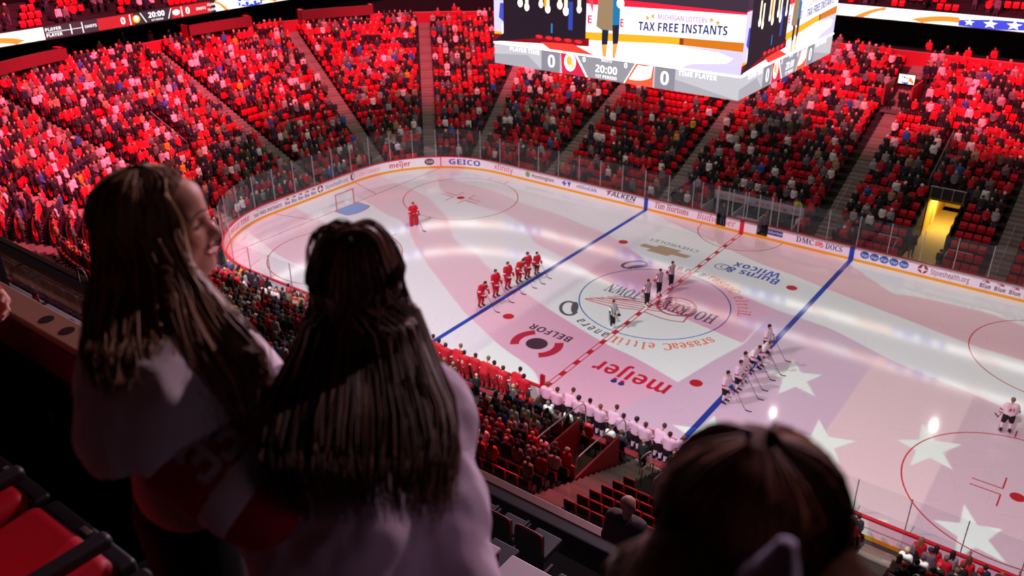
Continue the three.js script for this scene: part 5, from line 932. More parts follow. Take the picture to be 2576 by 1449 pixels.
// ---------------------------------------------------------------- our own tier: floor, glass guard, ledge, seats
{
  const t = thing('upper_tier', 'black floor and risers of the tier the women stand on', 'floor', null, 'structure'), blackM = mat('#0d0b0d', 0.85);
  mesh('tier_floor', box(26, 0.4, 1.25, 15, 22.1, 41.42), blackM, t); mesh('tier_riser', box(26, 0.9, 0.3, 15, 22.45, 42.18), blackM, t); mesh('tier_floor', box(26, 0.4, 6, 15, 22.8, 45.0), blackM, t); mesh('tier_front', box(26, 4, 0.25, 15, 20.2, 40.85), blackM, t);
  const lg = thing('drink_ledge', 'brown wooden ledge with round cup holes behind the glass', 'ledge', null, 'structure'), wood = mat('#b08068', 0.45);
  mesh('ledge_top', rbox(12, 0.035, 0.13, 0.012, 12.6, 22.94, 40.945), wood, lg); mesh('ledge_face', box(12, 0.16, 0.03, 12.6, 22.84, 41.0), mat('#6b2e30', 0.5), lg); mesh('ledge_panel', box(12, 0.55, 0.06, 12.6, 22.5, 40.96), mat('#161015', 0.7), lg);
  for (const x of [17.687, 17.852, 16.6, 16.4]) mesh('cup_hole_disc', new THREE.CylinderGeometry(0.03, 0.03, 0.012, 20).translate(x, 22.955, 40.945), mat('#2a1614', 0.6), lg);  // dark discs on the ledge stand in for the shade inside the holes
  mesh('floor_cap', new THREE.CylinderGeometry(0.035, 0.035, 0.01, 16).rotateX(Math.PI / 2).translate(17.55, 22.42, 40.995), mat('#7a5a50', 0.5), lg);
  const gd = thing('glass_guard', 'clear glass guard with thin dark top rail in front of us', 'guard', null, 'structure');
  for (const [a, b] of [[13.2, 17.06], [17.1, 20.4], [20.44, 24]]) { mesh('pane', new THREE.PlaneGeometry(b - a, 0.62).translate((a + b) / 2, 22.8, 40.845), glassMat, gd); mesh('rail', box(b - a, 0.028, 0.03, (a + b) / 2, 23.115, 40.845), mat('#1e1c20', 0.35), gd); }
  mesh('edge_post', box(0.02, 0.66, 0.03, 17.08, 22.8, 40.845), mat('#2c292d', 0.4), gd);
  // folding seats beside us
  const cush = new RoundedBoxGeometry(0.47, 0.1, 0.44, 4, 0.045), frame = new RoundedBoxGeometry(0.49, 0.07, 0.075, 2, 0.02), armG = new RoundedBoxGeometry(0.06, 0.05, 0.42, 2, 0.022), plate = new RoundedBoxGeometry(0.05, 0.006, 0.022, 2, 0.003), bk = new RoundedBoxGeometry(0.48, 0.5, 0.09, 3, 0.04);
  const redCloth = mat('#c8102a', 0.55), rim = mat('#1d1b20', 0.5);
  [17.18, 17.705, 18.23, 18.755, 19.28].forEach((x, i) => {
    const g = thing('tier_seat', `red upholstered folding seat in our row, ${['first', 'second', 'third', 'fourth', 'fifth'][i]} from the glass corner`, 'seat', 'red seats in our row'); g.position.set(x, 22.3, 41.43);
    mesh('seat', cush.clone().rotateX(0.1).translate(0, 0.4, 0.24), redCloth, g);
    const f = mesh('front_rim', frame.clone().translate(0, 0.395, 0.0), rim, g); mesh('number_plate', plate.clone().translate(0, 0.434, -0.005), mat('#d8d0d2', 0.25, { metalness: 0.8 }), f);
    mesh('backrest', bk.clone().rotateX(0.15).translate(0, 0.68, 0.5), redCloth, g); mesh('armrest', armG.clone().translate(0.262, 0.58, 0.24), rim, g); mesh('leg', box(0.05, 0.56, 0.2, 0.262, 0.28, 0.3), rim, g);
  });
}
// ---------------------------------------------------------------- the three women at the glass and the person at the edge
const camR = V(0.797, 0, -0.604), camF = V(-0.604, 0, -0.797), UPV = V(0, 1, 0);
const arr = (v) => [v.x, v.y, v.z];
function bounds(caps, m) { const lo = [1e9, 1e9, 1e9], hi = [-1e9, -1e9, -1e9]; for (const c of caps) for (let i = 0; i < 3; i++) { lo[i] = Math.min(lo[i], c[i] - c[6], c[i] + c[i + 3] - c[7]) ; hi[i] = Math.max(hi[i], c[i] + c[6], c[i] + c[i + 3] + c[7]); } return [lo.map((x) => x - m), hi.map((x) => x + m)]; }
const C2 = (a, b, ra, rb) => cap(arr(a), arr(b), ra, rb);
// Hair: strands that start on the scalp and follow a chain of cross-sections { c, a, b } (centre, half width along A, half depth along B).
function strandTubes(list, colors, r) {
  const pos = [], nor = [], col = [], index = [], SIDES = 3;
  for (const { pts, w, color } of list) {
    const curve = new THREE.CatmullRomCurve3(pts, false, 'centripetal'), n = 14, fr = curve.computeFrenetFrames(n, false), base = pos.length / 3;
    for (let i = 0; i <= n; i++) {
      const p = curve.getPoint(i / n), rad = w * Math.min(1, (1 - i / n) * 3 + 0.15);
      for (let k = 0; k < SIDES; k++) {
        const a = k / SIDES * 6.2832, N = fr.normals[i], B = fr.binormals[i], x = Math.cos(a), y = Math.sin(a);
        pos.push(p.x + (N.x * x + B.x * y) * rad, p.y + (N.y * x + B.y * y) * rad, p.z + (N.z * x + B.z * y) * rad);
        nor.push(N.x * x + B.x * y, N.y * x + B.y * y, N.z * x + B.z * y); col.push(color.r, color.g, color.b);
        if (i < n) { const q = base + i * SIDES + k, s = base + i * SIDES + (k + 1) % SIDES; index.push(q, s, q + SIDES, s, s + SIDES, q + SIDES); }
      }
    }
  }
  const g = new THREE.BufferGeometry();
  g.setAttribute('position', new THREE.Float32BufferAttribute(pos, 3)); g.setAttribute('normal', new THREE.Float32BufferAttribute(nor, 3)); g.setAttribute('color', new THREE.Float32BufferAttribute(col, 3)); g.setIndex(index);
  return g;
}
function strandMat() { return new THREE.MeshPhysicalMaterial({ color: 0xffffff, vertexColors: true, roughness: 0.45, specularIntensity: 0.6 }); }
// A head in its own axes: x forward, y up, z to its right; returns a distance field in those axes.
function headField(smile) {
  const ell = (x, y, z, c, r) => { const a = (x - c[0]) / r[0], b = (y - c[1]) / r[1], d = (z - c[2]) / r[2], k = Math.hypot(a, b, d); return (k - 1) * Math.min(...r) * (k > 1 ? 1.0 : 1.0); };
  const nose = field([cap([0.083, 0.012, 0], [0.113, -0.03, 0], 0.008, 0.0115)], 0.01), tip = field([cap([0.111, -0.033, 0], [0.103, -0.038, 0], 0.0115, 0.01)], 0.01), wings = field([cap([0.098, -0.038, 0.012], [0.092, -0.038, 0.013], 0.0085, 0.007), cap([0.098, -0.038, -0.012], [0.092, -0.038, -0.013], 0.0085, 0.007)], 0.005);
  const jaw = field([cap([0.068, -0.098, 0.02], [0.0, -0.062, 0.054], 0.02, 0.022), cap([0.068, -0.098, -0.02], [0.0, -0.062, -0.054], 0.02, 0.022), cap([0.078, -0.1, 0], [0.072, -0.102, 0], 0.021, 0.022)], 0.03);
  const lips = field([cap([0.095, -0.0585, 0], [0.078, -0.054, 0.026], 0.0075, 0.004), cap([0.095, -0.0585, 0], [0.078, -0.054, -0.026], 0.0075, 0.004), cap([0.092, -0.0765, 0], [0.076, -0.0665, 0.025], 0.0085, 0.004), cap([0.092, -0.0765, 0], [0.076, -0.0665, -0.025], 0.0085, 0.004)], 0.004);
  const cheeks = field([cap([0.062, -0.032, 0.036], [0.05, -0.045, 0.044], 0.026, 0.022), cap([0.062, -0.032, -0.036], [0.05, -0.045, -0.044], 0.026, 0.022)], 0.02);
  const brow = field([cap([0.083, 0.022, 0.012], [0.072, 0.02, 0.045], 0.012, 0.01), cap([0.083, 0.022, -0.012], [0.072, 0.02, -0.045], 0.012, 0.01)], 0.02);
  const muzzle = field([cap([0.081, -0.046, 0], [0.077, -0.075, 0], 0.019, 0.02), cap([0.06, 0.05, 0.012], [0.06, 0.05, -0.012], 0.036, 0.036)], 0.02);
  const neck = field([cap([-0.02, -0.05, 0], [-0.045, -0.19, 0], 0.054, 0.056), cap([-0.045, -0.19, 0], [-0.05, -0.23, 0], 0.06, 0.08)], 0.03), ear = field([cap([-0.005, 0.005, 0.074], [-0.008, -0.028, 0.07], 0.013, 0.009), cap([-0.005, 0.005, -0.074], [-0.008, -0.028, -0.07], 0.013, 0.009)], 0.01);
  return (x, y, z) => {
    let d = smin(ell(x, y, z, [-0.012, 0.022, 0], [0.098, 0.083, 0.076]), ell(x, y, z, [0.026, -0.022, 0], [0.062, 0.092, 0.06]), 0.04);
    d = smin(d, jaw(x, y, z), 0.03); d = smin(d, cheeks(x, y, z), 0.025); d = smin(d, muzzle(x, y, z), 0.02); d = smin(d, brow(x, y, z), 0.018); d = smin(d, neck(x, y, z), 0.03);
    const eye = Math.min(Math.hypot(x - 0.092, (y - 0.002) * 1.3, z - 0.033), Math.hypot(x - 0.092, (y - 0.002) * 1.3, z + 0.033)) - 0.016;
    d = -smin(-d, eye, 0.012);
    d = smin(d, nose(x, y, z), 0.016); d = smin(d, tip(x, y, z), 0.008); d = smin(d, wings(x, y, z), 0.007);
    if (smile) { const m = Math.max(Math.abs(y + 0.066 + 0.25 * Math.abs(z) * -0.6) - 0.0062, 0.07 - x, Math.abs(z) - 0.024); d = Math.max(d, -m); }
    d = smin(d, lips(x, y, z), 0.006); d = smin(d, ear(x, y, z), 0.008);
    return d;
  };
}
function frameOf(origin, F) { const S = new THREE.Vector3().crossVectors(F, UPV).normalize(), m = new THREE.Matrix4().makeBasis(F, UPV, S); m.setPosition(origin); return { m, inv: m.clone().invert(), P: (x, y, z) => V(x, y, z).applyMatrix4(m) }; }
function woman(name, label, feet) { const g = thing(name, label, 'person'); g.position.copy(feet); return g; }
function put(name, geometry, material, g, parent = g) { geometry.translate(-g.position.x, -g.position.y, -g.position.z); return mesh(name, geometry, material, parent); }
const smoothMesh = (caps, k, cell, wrinkle = 0, cut) => { const f = field(caps, k), [lo, hi] = bounds(caps, 0.05); return nets((x, y, z) => { let d = f(x, y, z); if (wrinkle && Math.abs(d) < 0.05) d += wrinkle * (noise3(x * 7, y * 3.2, z * 7) + 0.5 * noise3(x * 15 + 9, y * 8, z * 15)); return cut ? Math.max(d, cut(x, y, z)) : d; }, lo, hi, cell); };
// scalp-to-tip strands; azimuth phi from 0 (front) through the right side (+) to the back (pi); chains: picks the chain for a phi
function strandsFrom(fr, radii, center, n, opts) {
  const r = rng(opts.seed), out = [];
  for (let i = 0; i < n; i++) {
    const phi = lerp(opts.phi[0], opts.phi[1], r()), chain = opts.chain(phi, r), rho = 0.93 + r() * 0.16, pts = [], lean = (r() - 0.5) * 0.25;
    const E = (t) => { const a = opts.sweep === undefined ? phi + lean * t : lerp(phi, opts.sweep + lean, smooth(0, 1.35, t)), s = Math.sin(t); return fr.P(center[0] + radii[0] * rho * s * Math.cos(a), center[1] + radii[1] * rho * Math.cos(t), center[2] + radii[2] * rho * s * Math.sin(a)); };
    const start = opts.part ? opts.part(phi) : 0.15;
    for (const t of [start, start + 0.4, start + 0.75, 1.35, 1.6]) if (t <= 1.61) pts.push(E(t));
    const u = opts.place ? opts.place(phi, r) : r() < 0.7 ? Math.PI / 2 + (r() - 0.5) * 3.4 : r() * 6.283, q = 0.75 + r() * 0.35, wob = r() * 10, len = chain.length - (r() < opts.short ? 1 : 0);
    for (let k = 0; k < len; k++) {
      const c = chain[k], w = (k + 1) / chain.length * opts.wave, ca = Math.cos(u), sa = Math.sin(u);
      pts.push(c.c.clone().addScaledVector(camR, c.a * q * ca + w * Math.sin(wob + k * 1.9)).addScaledVector(camF, -c.b * q * sa + w * Math.cos(wob * 1.7 + k * 1.4)).addScaledVector(UPV, k === len - 1 ? (r() - 0.5) * opts.ragged : 0));
    }
    const t = r();
    out.push({ pts, w: opts.w * (0.6 + 0.8 * r()), color: new THREE.Color().setRGB(...opts.dark.map((x, j) => lerp(x, opts.light[j], t * t))) });
  }
  return out;
}
const skinMat = mat('#dba08a', 0.62);

// --- the blonde woman, in profile, white jersey with red sleeves
{
  const H = at(396, 562, 1.96), fr = frameOf(H, camR.clone().multiplyScalar(Math.cos(0.2)).addScaledVector(camF, Math.sin(0.2)).normalize());
  const g = woman('person', 'smiling long-haired blonde woman in profile, white jersey with red numbered sleeve', V(H.x, 22.3, H.z));
  const hf = headField(true), L = new THREE.Vector3();
  const local = (f) => (x, y, z) => { L.set(x, y, z).applyMatrix4(fr.inv); return f(L.x, L.y, L.z); };
  const J = { neck: at(415, 760, 1.99), chest: at(428, 915, 2.02), waist: at(455, 1075, 2.05), hip: at(480, 1200, 2.08), shR: at(487, 900, 1.92), shL: at(360, 850, 2.2), elR: at(425, 1110, 1.9), wrR: at(660, 1270, 1.84), elL: at(430, 1000, 2.3), wrL: at(640, 1060, 2.3) };
  const legs = [V(H.x + 0.05, 23.1, H.z + 0.1), V(H.x - 0.08, 23.1, H.z - 0.02)];
  const skinCaps = [C2(J.neck, J.chest, 0.06, 0.11), C2(J.chest, J.hip, 0.11, 0.12), C2(J.shR, J.elR, 0.05, 0.045), C2(J.elR, J.wrR, 0.042, 0.032), C2(J.shL, J.elL, 0.05, 0.045), C2(J.elL, J.wrL, 0.042, 0.032), C2(J.shL, J.shR, 0.06, 0.06), ...legs.map((p) => C2(p, p.clone().setY(22.4), 0.085, 0.05))];
  const headG = nets(local(hf), arr(H.clone().subScalar(0.24)), arr(H.clone().addScalar(0.2)), 0.0042);
  put('body', merge2([headG, smoothMesh(skinCaps, 0.05, 0.025)]), skinMat, g);
  const onFace = (y, z) => { let x = 0.15; while (x > 0 && hf(x, y, z) > 0.0005) x -= 0.0008; return x; };
  // face details
  const white = mat('#efe6e2', 0.3), lash = mat('#1b1110', 0.7);
  for (const e of [1, -1]) {
    const ball = (r, x, y, z) => new THREE.SphereGeometry(r, 18, 14).applyMatrix4(new THREE.Matrix4().makeTranslation(...arr(fr.P(x, y, z))));
    put('eye', ball(0.0125, 0.073, -0.001, e * 0.032), white, g); put('iris', ball(0.0062, 0.0812, -0.003, e * 0.034), mat('#3a2418', 0.3), g);
    put('eyelid', smoothMesh([C2(fr.P(0.0735, 0.004, e * 0.026), fr.P(0.0715, 0.002, e * 0.04), 0.0135, 0.0115)], 0.004, 0.0028, 0, (x, y, z) => { L.set(x, y, z).applyMatrix4(fr.inv); return 0.0005 - L.y; }), skinMat, g);
    put('lashes', tube([fr.P(0.082, 0.0025, e * 0.018), fr.P(0.0895, 0.0005, e * 0.029), fr.P(0.087, -0.001, e * 0.038), fr.P(0.078, -0.003, e * 0.049), fr.P(0.072, -0.002, e * 0.054)], 0.0019, 6, 20), lash, g);
    put('eyebrow', tube([[0.026, 0.012], [0.031, 0.026], [0.03, 0.04], [0.023, 0.054]].map(([y, z]) => fr.P(onFace(y, z) + 0.0005, y, e * z)), 0.0024, 6, 20), mat('#6b4a34', 0.8), g);
  }
  put('teeth', smoothMesh([C2(fr.P(0.091, -0.064, 0), fr.P(0.08, -0.06, 0.022), 0.006, 0.005), C2(fr.P(0.091, -0.064, 0), fr.P(0.08, -0.06, -0.022), 0.006, 0.005)], 0.004, 0.003), mat('#f4ece6', 0.25), g);
  put('lips', smoothMesh([C2(fr.P(0.1, -0.057, 0), fr.P(0.096, -0.056, 0.012), 0.0058, 0.0055), C2(fr.P(0.096, -0.056, 0.012), fr.P(0.081, -0.052, 0.029), 0.0055, 0.0032), C2(fr.P(0.1, -0.057, 0), fr.P(0.081, -0.052, -0.029), 0.0058, 0.003), C2(fr.P(0.098, -0.0765, 0), fr.P(0.093, -0.0735, 0.014), 0.0068, 0.0062), C2(fr.P(0.093, -0.0735, 0.014), fr.P(0.081, -0.058, 0.029), 0.0062, 0.003), C2(fr.P(0.098, -0.0765, 0), fr.P(0.081, -0.058, -0.029), 0.0068, 0.003)], 0.004, 0.0026), mat('#b4595a', 0.4), g);
  // clothes
  const hemY = 23.62, jersey = mat('#e9e3ea', 0.85, { sheen: 0.3 }), redJ = mat('#b50f24', 0.85, { sheen: 0.2 });
  const torso = [C2(J.neck, J.chest, 0.06, 0.135), C2(J.shL, J.shR, 0.092, 0.092), C2(J.chest, J.waist, 0.145, 0.155), C2(J.waist, J.hip, 0.155, 0.16), C2(J.shR, at(430, 1020, 1.87), 0.095, 0.105), C2(at(430, 1020, 1.87), at(415, 1050, 1.88), 0.108, 0.105), C2(at(330, 930, 1.93), at(335, 1080, 1.95), 0.09, 0.1)];
  const cutHem = (x, y, z) => hemY + 0.03 * noise2(x * 6, z * 6) - y, jg = smoothMesh(torso, 0.09, 0.0085, 0.0085, cutHem);
  const jm = put('jersey', jg, jersey, g);
  const sleeveCaps = [C2(at(405, 1075, 1.9), at(560, 1195, 1.86), 0.1, 0.1), C2(at(530, 965, 1.95), at(590, 1070, 1.92), 0.055, 0.09)];
  const sA = at(560, 1195, 1.86), sD = at(670, 1275, 1.84).sub(sA).normalize(), sleeveAxis = (x, y, z, k) => (x - sA.x) * sD.x + (y - sA.y) * sD.y + (z - sA.z) * sD.z - k;
  const sleeve = put('sleeve', smoothMesh(sleeveCaps, 0.06, 0.008, 0.006), redJ, g);
  put('sleeve_stripe', smoothMesh([C2(at(575, 1205, 1.86), at(610, 1232, 1.85), 0.103, 0.1)], 0.03, 0.009, 0.005, (x, y, z) => -sleeveAxis(x, y, z, 0.02)), jersey, g);
  put('cuff', smoothMesh([C2(at(630, 1245, 1.85), at(670, 1275, 1.84), 0.1, 0.09)], 0.03, 0.009, 0.005, (x, y, z) => -sleeveAxis(x, y, z, 0.075)), redJ, g);
  put('sleeve', smoothMesh([C2(J.shL, J.elL, 0.09, 0.09), C2(J.elL, J.wrL, 0.09, 0.075)], 0.05, 0.016, 0.006), redJ, g);
  put('jersey_front', smoothMesh([C2(at(575, 905, 2.1), at(600, 980, 2.1), 0.08, 0.1), C2(at(600, 960, 2.1), at(610, 1120, 2.1), 0.1, 0.12)], 0.06, 0.011, 0.006), jersey, g);
  put('chest_crest', smoothMesh([C2(at(648, 930, 2.04), at(662, 1000, 2.04), 0.03, 0.035)], 0.02, 0.008), redJ, g);
  put('laces', merge([0, 1, 2].map((i) => bar(arr(at(600 + i * 5, 822 + i * 3, 1.985)), arr(at(614 + i * 4, 850 + i * 2, 1.985)), 0.0022, 5))), mat('#f4eef2', 0.8), g);
  put('trousers', smoothMesh(legs.map((p) => C2(p.clone().setY(23.35), p.clone().setY(22.42), 0.12, 0.07)), 0.05, 0.025), mat('#0e0d10', 0.9), g);
  put('shoes', smoothMesh(legs.map((p) => C2(p.clone().setY(22.34), p.clone().setY(22.34).addScaledVector(camF, 0.16), 0.045, 0.045)), 0.03, 0.02), mat('#1a1718', 0.7), g);
  // 33 on the sleeve
  const sf = field(sleeveCaps, 0.06), skinOf = (x, y, z) => sf(x, y, z) + 0.006 * (noise3(x * 7, y * 3.2, z * 7) + 0.5 * noise3(x * 15 + 9, y * 8, z * 15));
  const glyph = [[-0.3, 0.29], [-0.3, 0.36], [-0.2, 0.42], [0.18, 0.42], [0.3, 0.34], [0.3, 0.12], [0.2, 0.03], [-0.08, 0.03], [0.2, 0.03], [0.3, -0.06], [0.3, -0.34], [0.18, -0.42], [-0.2, -0.42], [-0.3, -0.36], [-0.3, -0.29]];
  const inside = (x, y) => glyph.some((p, i) => { if (!i) return false; const q = glyph[i - 1], dx = p[0] - q[0], dy = p[1] - q[1], t = clamp(((x - q[0]) * dx + (y - q[1]) * dy) / (dx * dx + dy * dy), 0, 1); return Math.max(Math.abs(x - q[0] - dx * t), Math.abs(y - q[1] - dy * t)) < 0.1; });
  const look = new THREE.Matrix4().extractRotation(camera.matrixWorld), rX = V(1, 0, 0).applyMatrix4(look), rY = V(0, 1, 0).applyMatrix4(look), ca = Math.cos(0.85), sa = Math.sin(0.85);
  for (const [u, v] of [[558, 1102], [499, 1158]]) {   // each numeral is a stitched patch laid on the cloth
    const mid = at(u, v, 1.6), N = 34, pos = [], index = [], id = new Map();
    const vert = (i, j) => {
      const k = i * 100 + j;
      if (!id.has(k)) {
        const gx = (i / N - 0.5) * 0.06, gy = (j / N - 0.5) * 0.092, p = mid.clone().addScaledVector(rX, gx * ca - gy * sa).addScaledVector(rY, gx * sa + gy * ca);
        const inward = mid.clone().sub(camera.position).normalize();
        for (let n = 0; n < 260 && skinOf(p.x, p.y, p.z) > 0.006; n++) p.addScaledVector(inward, 0.0016);
        id.set(k, pos.length / 3); pos.push(p.x, p.y, p.z);
      }
      return id.get(k);
    };
    for (let i = 0; i < N; i++) for (let j = 0; j < N; j++) if (inside(((i + 0.5) / N - 0.5) * 0.84, ((j + 0.5) / N - 0.5) * 1.08)) { const a = vert(i, j), b = vert(i + 1, j), c = vert(i + 1, j + 1), d = vert(i, j + 1); index.push(a, b, c, a, c, d); }
    const ng = new THREE.BufferGeometry(); ng.setAttribute('position', new THREE.Float32BufferAttribute(pos, 3)); ng.setIndex(index); ng.computeVertexNormals();
    put('sleeve_number', ng, mat('#cfc4d0', 0.85), g, sleeve);
  }
  // hair
  const s = (u, v, d, a, b) => ({ c: at(u, v, d), a, b });
  const backC = [s(345, 690, 1.93, 0.085, 0.07), s(330, 790, 1.88, 0.082, 0.06), s(325, 880, 1.83, 0.078, 0.05), s(330, 960, 1.8, 0.07, 0.035)], frontC = [s(462, 690, 1.87, 0.035, 0.03), s(520, 785, 1.84, 0.05, 0.035), s(585, 880, 1.83, 0.06, 0.035), s(628, 965, 1.84, 0.045, 0.03), s(630, 1060, 1.83, 0.03, 0.02)], midC = [s(420, 700, 1.87, 0.05, 0.035), s(440, 790, 1.83, 0.06, 0.035), s(485, 880, 1.8, 0.06, 0.03), s(550, 975, 1.79, 0.05, 0.025), s(595, 1050, 1.78, 0.04, 0.02)];
  const hc = [-0.014, 0.02, 0], hr = [0.113, 0.098, 0.096];
  const base = [C2(fr.P(-0.03, 0.03, 0), fr.P(0.008, 0.046, 0), 0.098, 0.092), C2(fr.P(-0.035, -0.02, 0), backC[0].c, 0.07, 0.044), C2(backC[0].c, backC[1].c, 0.042, 0.036), C2(backC[1].c, backC[2].c, 0.036, 0.026), C2(backC[2].c, backC[3].c, 0.026, 0.012), C2(fr.P(-0.015, 0.0, 0.05), midC[0].c, 0.028, 0.03), C2(fr.P(-0.05, -0.06, 0.05), midC[0].c.clone().lerp(backC[0].c, 0.5), 0.03, 0.028), C2(midC[0].c.clone().lerp(backC[0].c, 0.5), midC[1].c.clone().lerp(backC[1].c, 0.5), 0.028, 0.02), C2(fr.P(0.012, 0.0, 0.058), frontC[0].c, 0.018, 0.02), C2(midC[0].c, midC[1].c, 0.026, 0.024), C2(midC[1].c, midC[2].c, 0.024, 0.016), C2(frontC[0].c, frontC[1].c, 0.02, 0.024), C2(frontC[1].c, frontC[2].c, 0.024, 0.024), C2(frontC[2].c, frontC[3].c, 0.024, 0.014)];
  const bf = field(base.slice(1), 0.02), [lo, hi] = bounds(base, 0.03);
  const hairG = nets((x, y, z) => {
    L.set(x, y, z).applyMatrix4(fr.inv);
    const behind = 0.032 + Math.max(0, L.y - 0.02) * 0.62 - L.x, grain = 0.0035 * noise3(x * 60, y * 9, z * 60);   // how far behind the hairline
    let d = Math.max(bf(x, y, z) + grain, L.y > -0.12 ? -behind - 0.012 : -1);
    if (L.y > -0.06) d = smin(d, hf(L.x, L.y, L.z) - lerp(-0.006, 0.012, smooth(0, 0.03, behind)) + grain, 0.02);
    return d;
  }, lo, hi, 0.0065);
  const hm = put('hair', hairG, new THREE.MeshPhysicalMaterial({ color: new THREE.Color().setRGB(0.13, 0.06, 0.028), roughness: 0.8, specularIntensity: 0.3 }), g);  // base colour kept darker than the strands so gaps read as shade
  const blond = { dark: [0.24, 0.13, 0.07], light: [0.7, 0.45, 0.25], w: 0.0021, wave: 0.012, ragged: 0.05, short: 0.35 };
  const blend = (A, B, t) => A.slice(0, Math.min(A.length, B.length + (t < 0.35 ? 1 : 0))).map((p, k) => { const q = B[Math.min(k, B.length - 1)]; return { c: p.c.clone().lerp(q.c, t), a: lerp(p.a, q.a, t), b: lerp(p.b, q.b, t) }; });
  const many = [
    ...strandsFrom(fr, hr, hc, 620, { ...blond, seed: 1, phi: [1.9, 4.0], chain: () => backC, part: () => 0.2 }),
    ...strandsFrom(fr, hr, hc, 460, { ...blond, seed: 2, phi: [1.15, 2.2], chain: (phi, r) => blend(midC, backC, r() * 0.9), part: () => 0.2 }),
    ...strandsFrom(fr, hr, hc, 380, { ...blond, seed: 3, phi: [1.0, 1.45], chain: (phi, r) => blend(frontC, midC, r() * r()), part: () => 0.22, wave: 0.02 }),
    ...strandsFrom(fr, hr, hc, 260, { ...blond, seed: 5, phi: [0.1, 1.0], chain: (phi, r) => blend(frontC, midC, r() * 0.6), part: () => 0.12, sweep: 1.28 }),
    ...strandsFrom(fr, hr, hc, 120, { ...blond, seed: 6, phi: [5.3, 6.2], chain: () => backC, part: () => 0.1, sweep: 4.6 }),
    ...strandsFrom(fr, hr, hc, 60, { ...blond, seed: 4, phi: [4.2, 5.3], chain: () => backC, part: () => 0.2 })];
  put('hair_strands', strandTubes(many), strandMat(), g, hm);
}
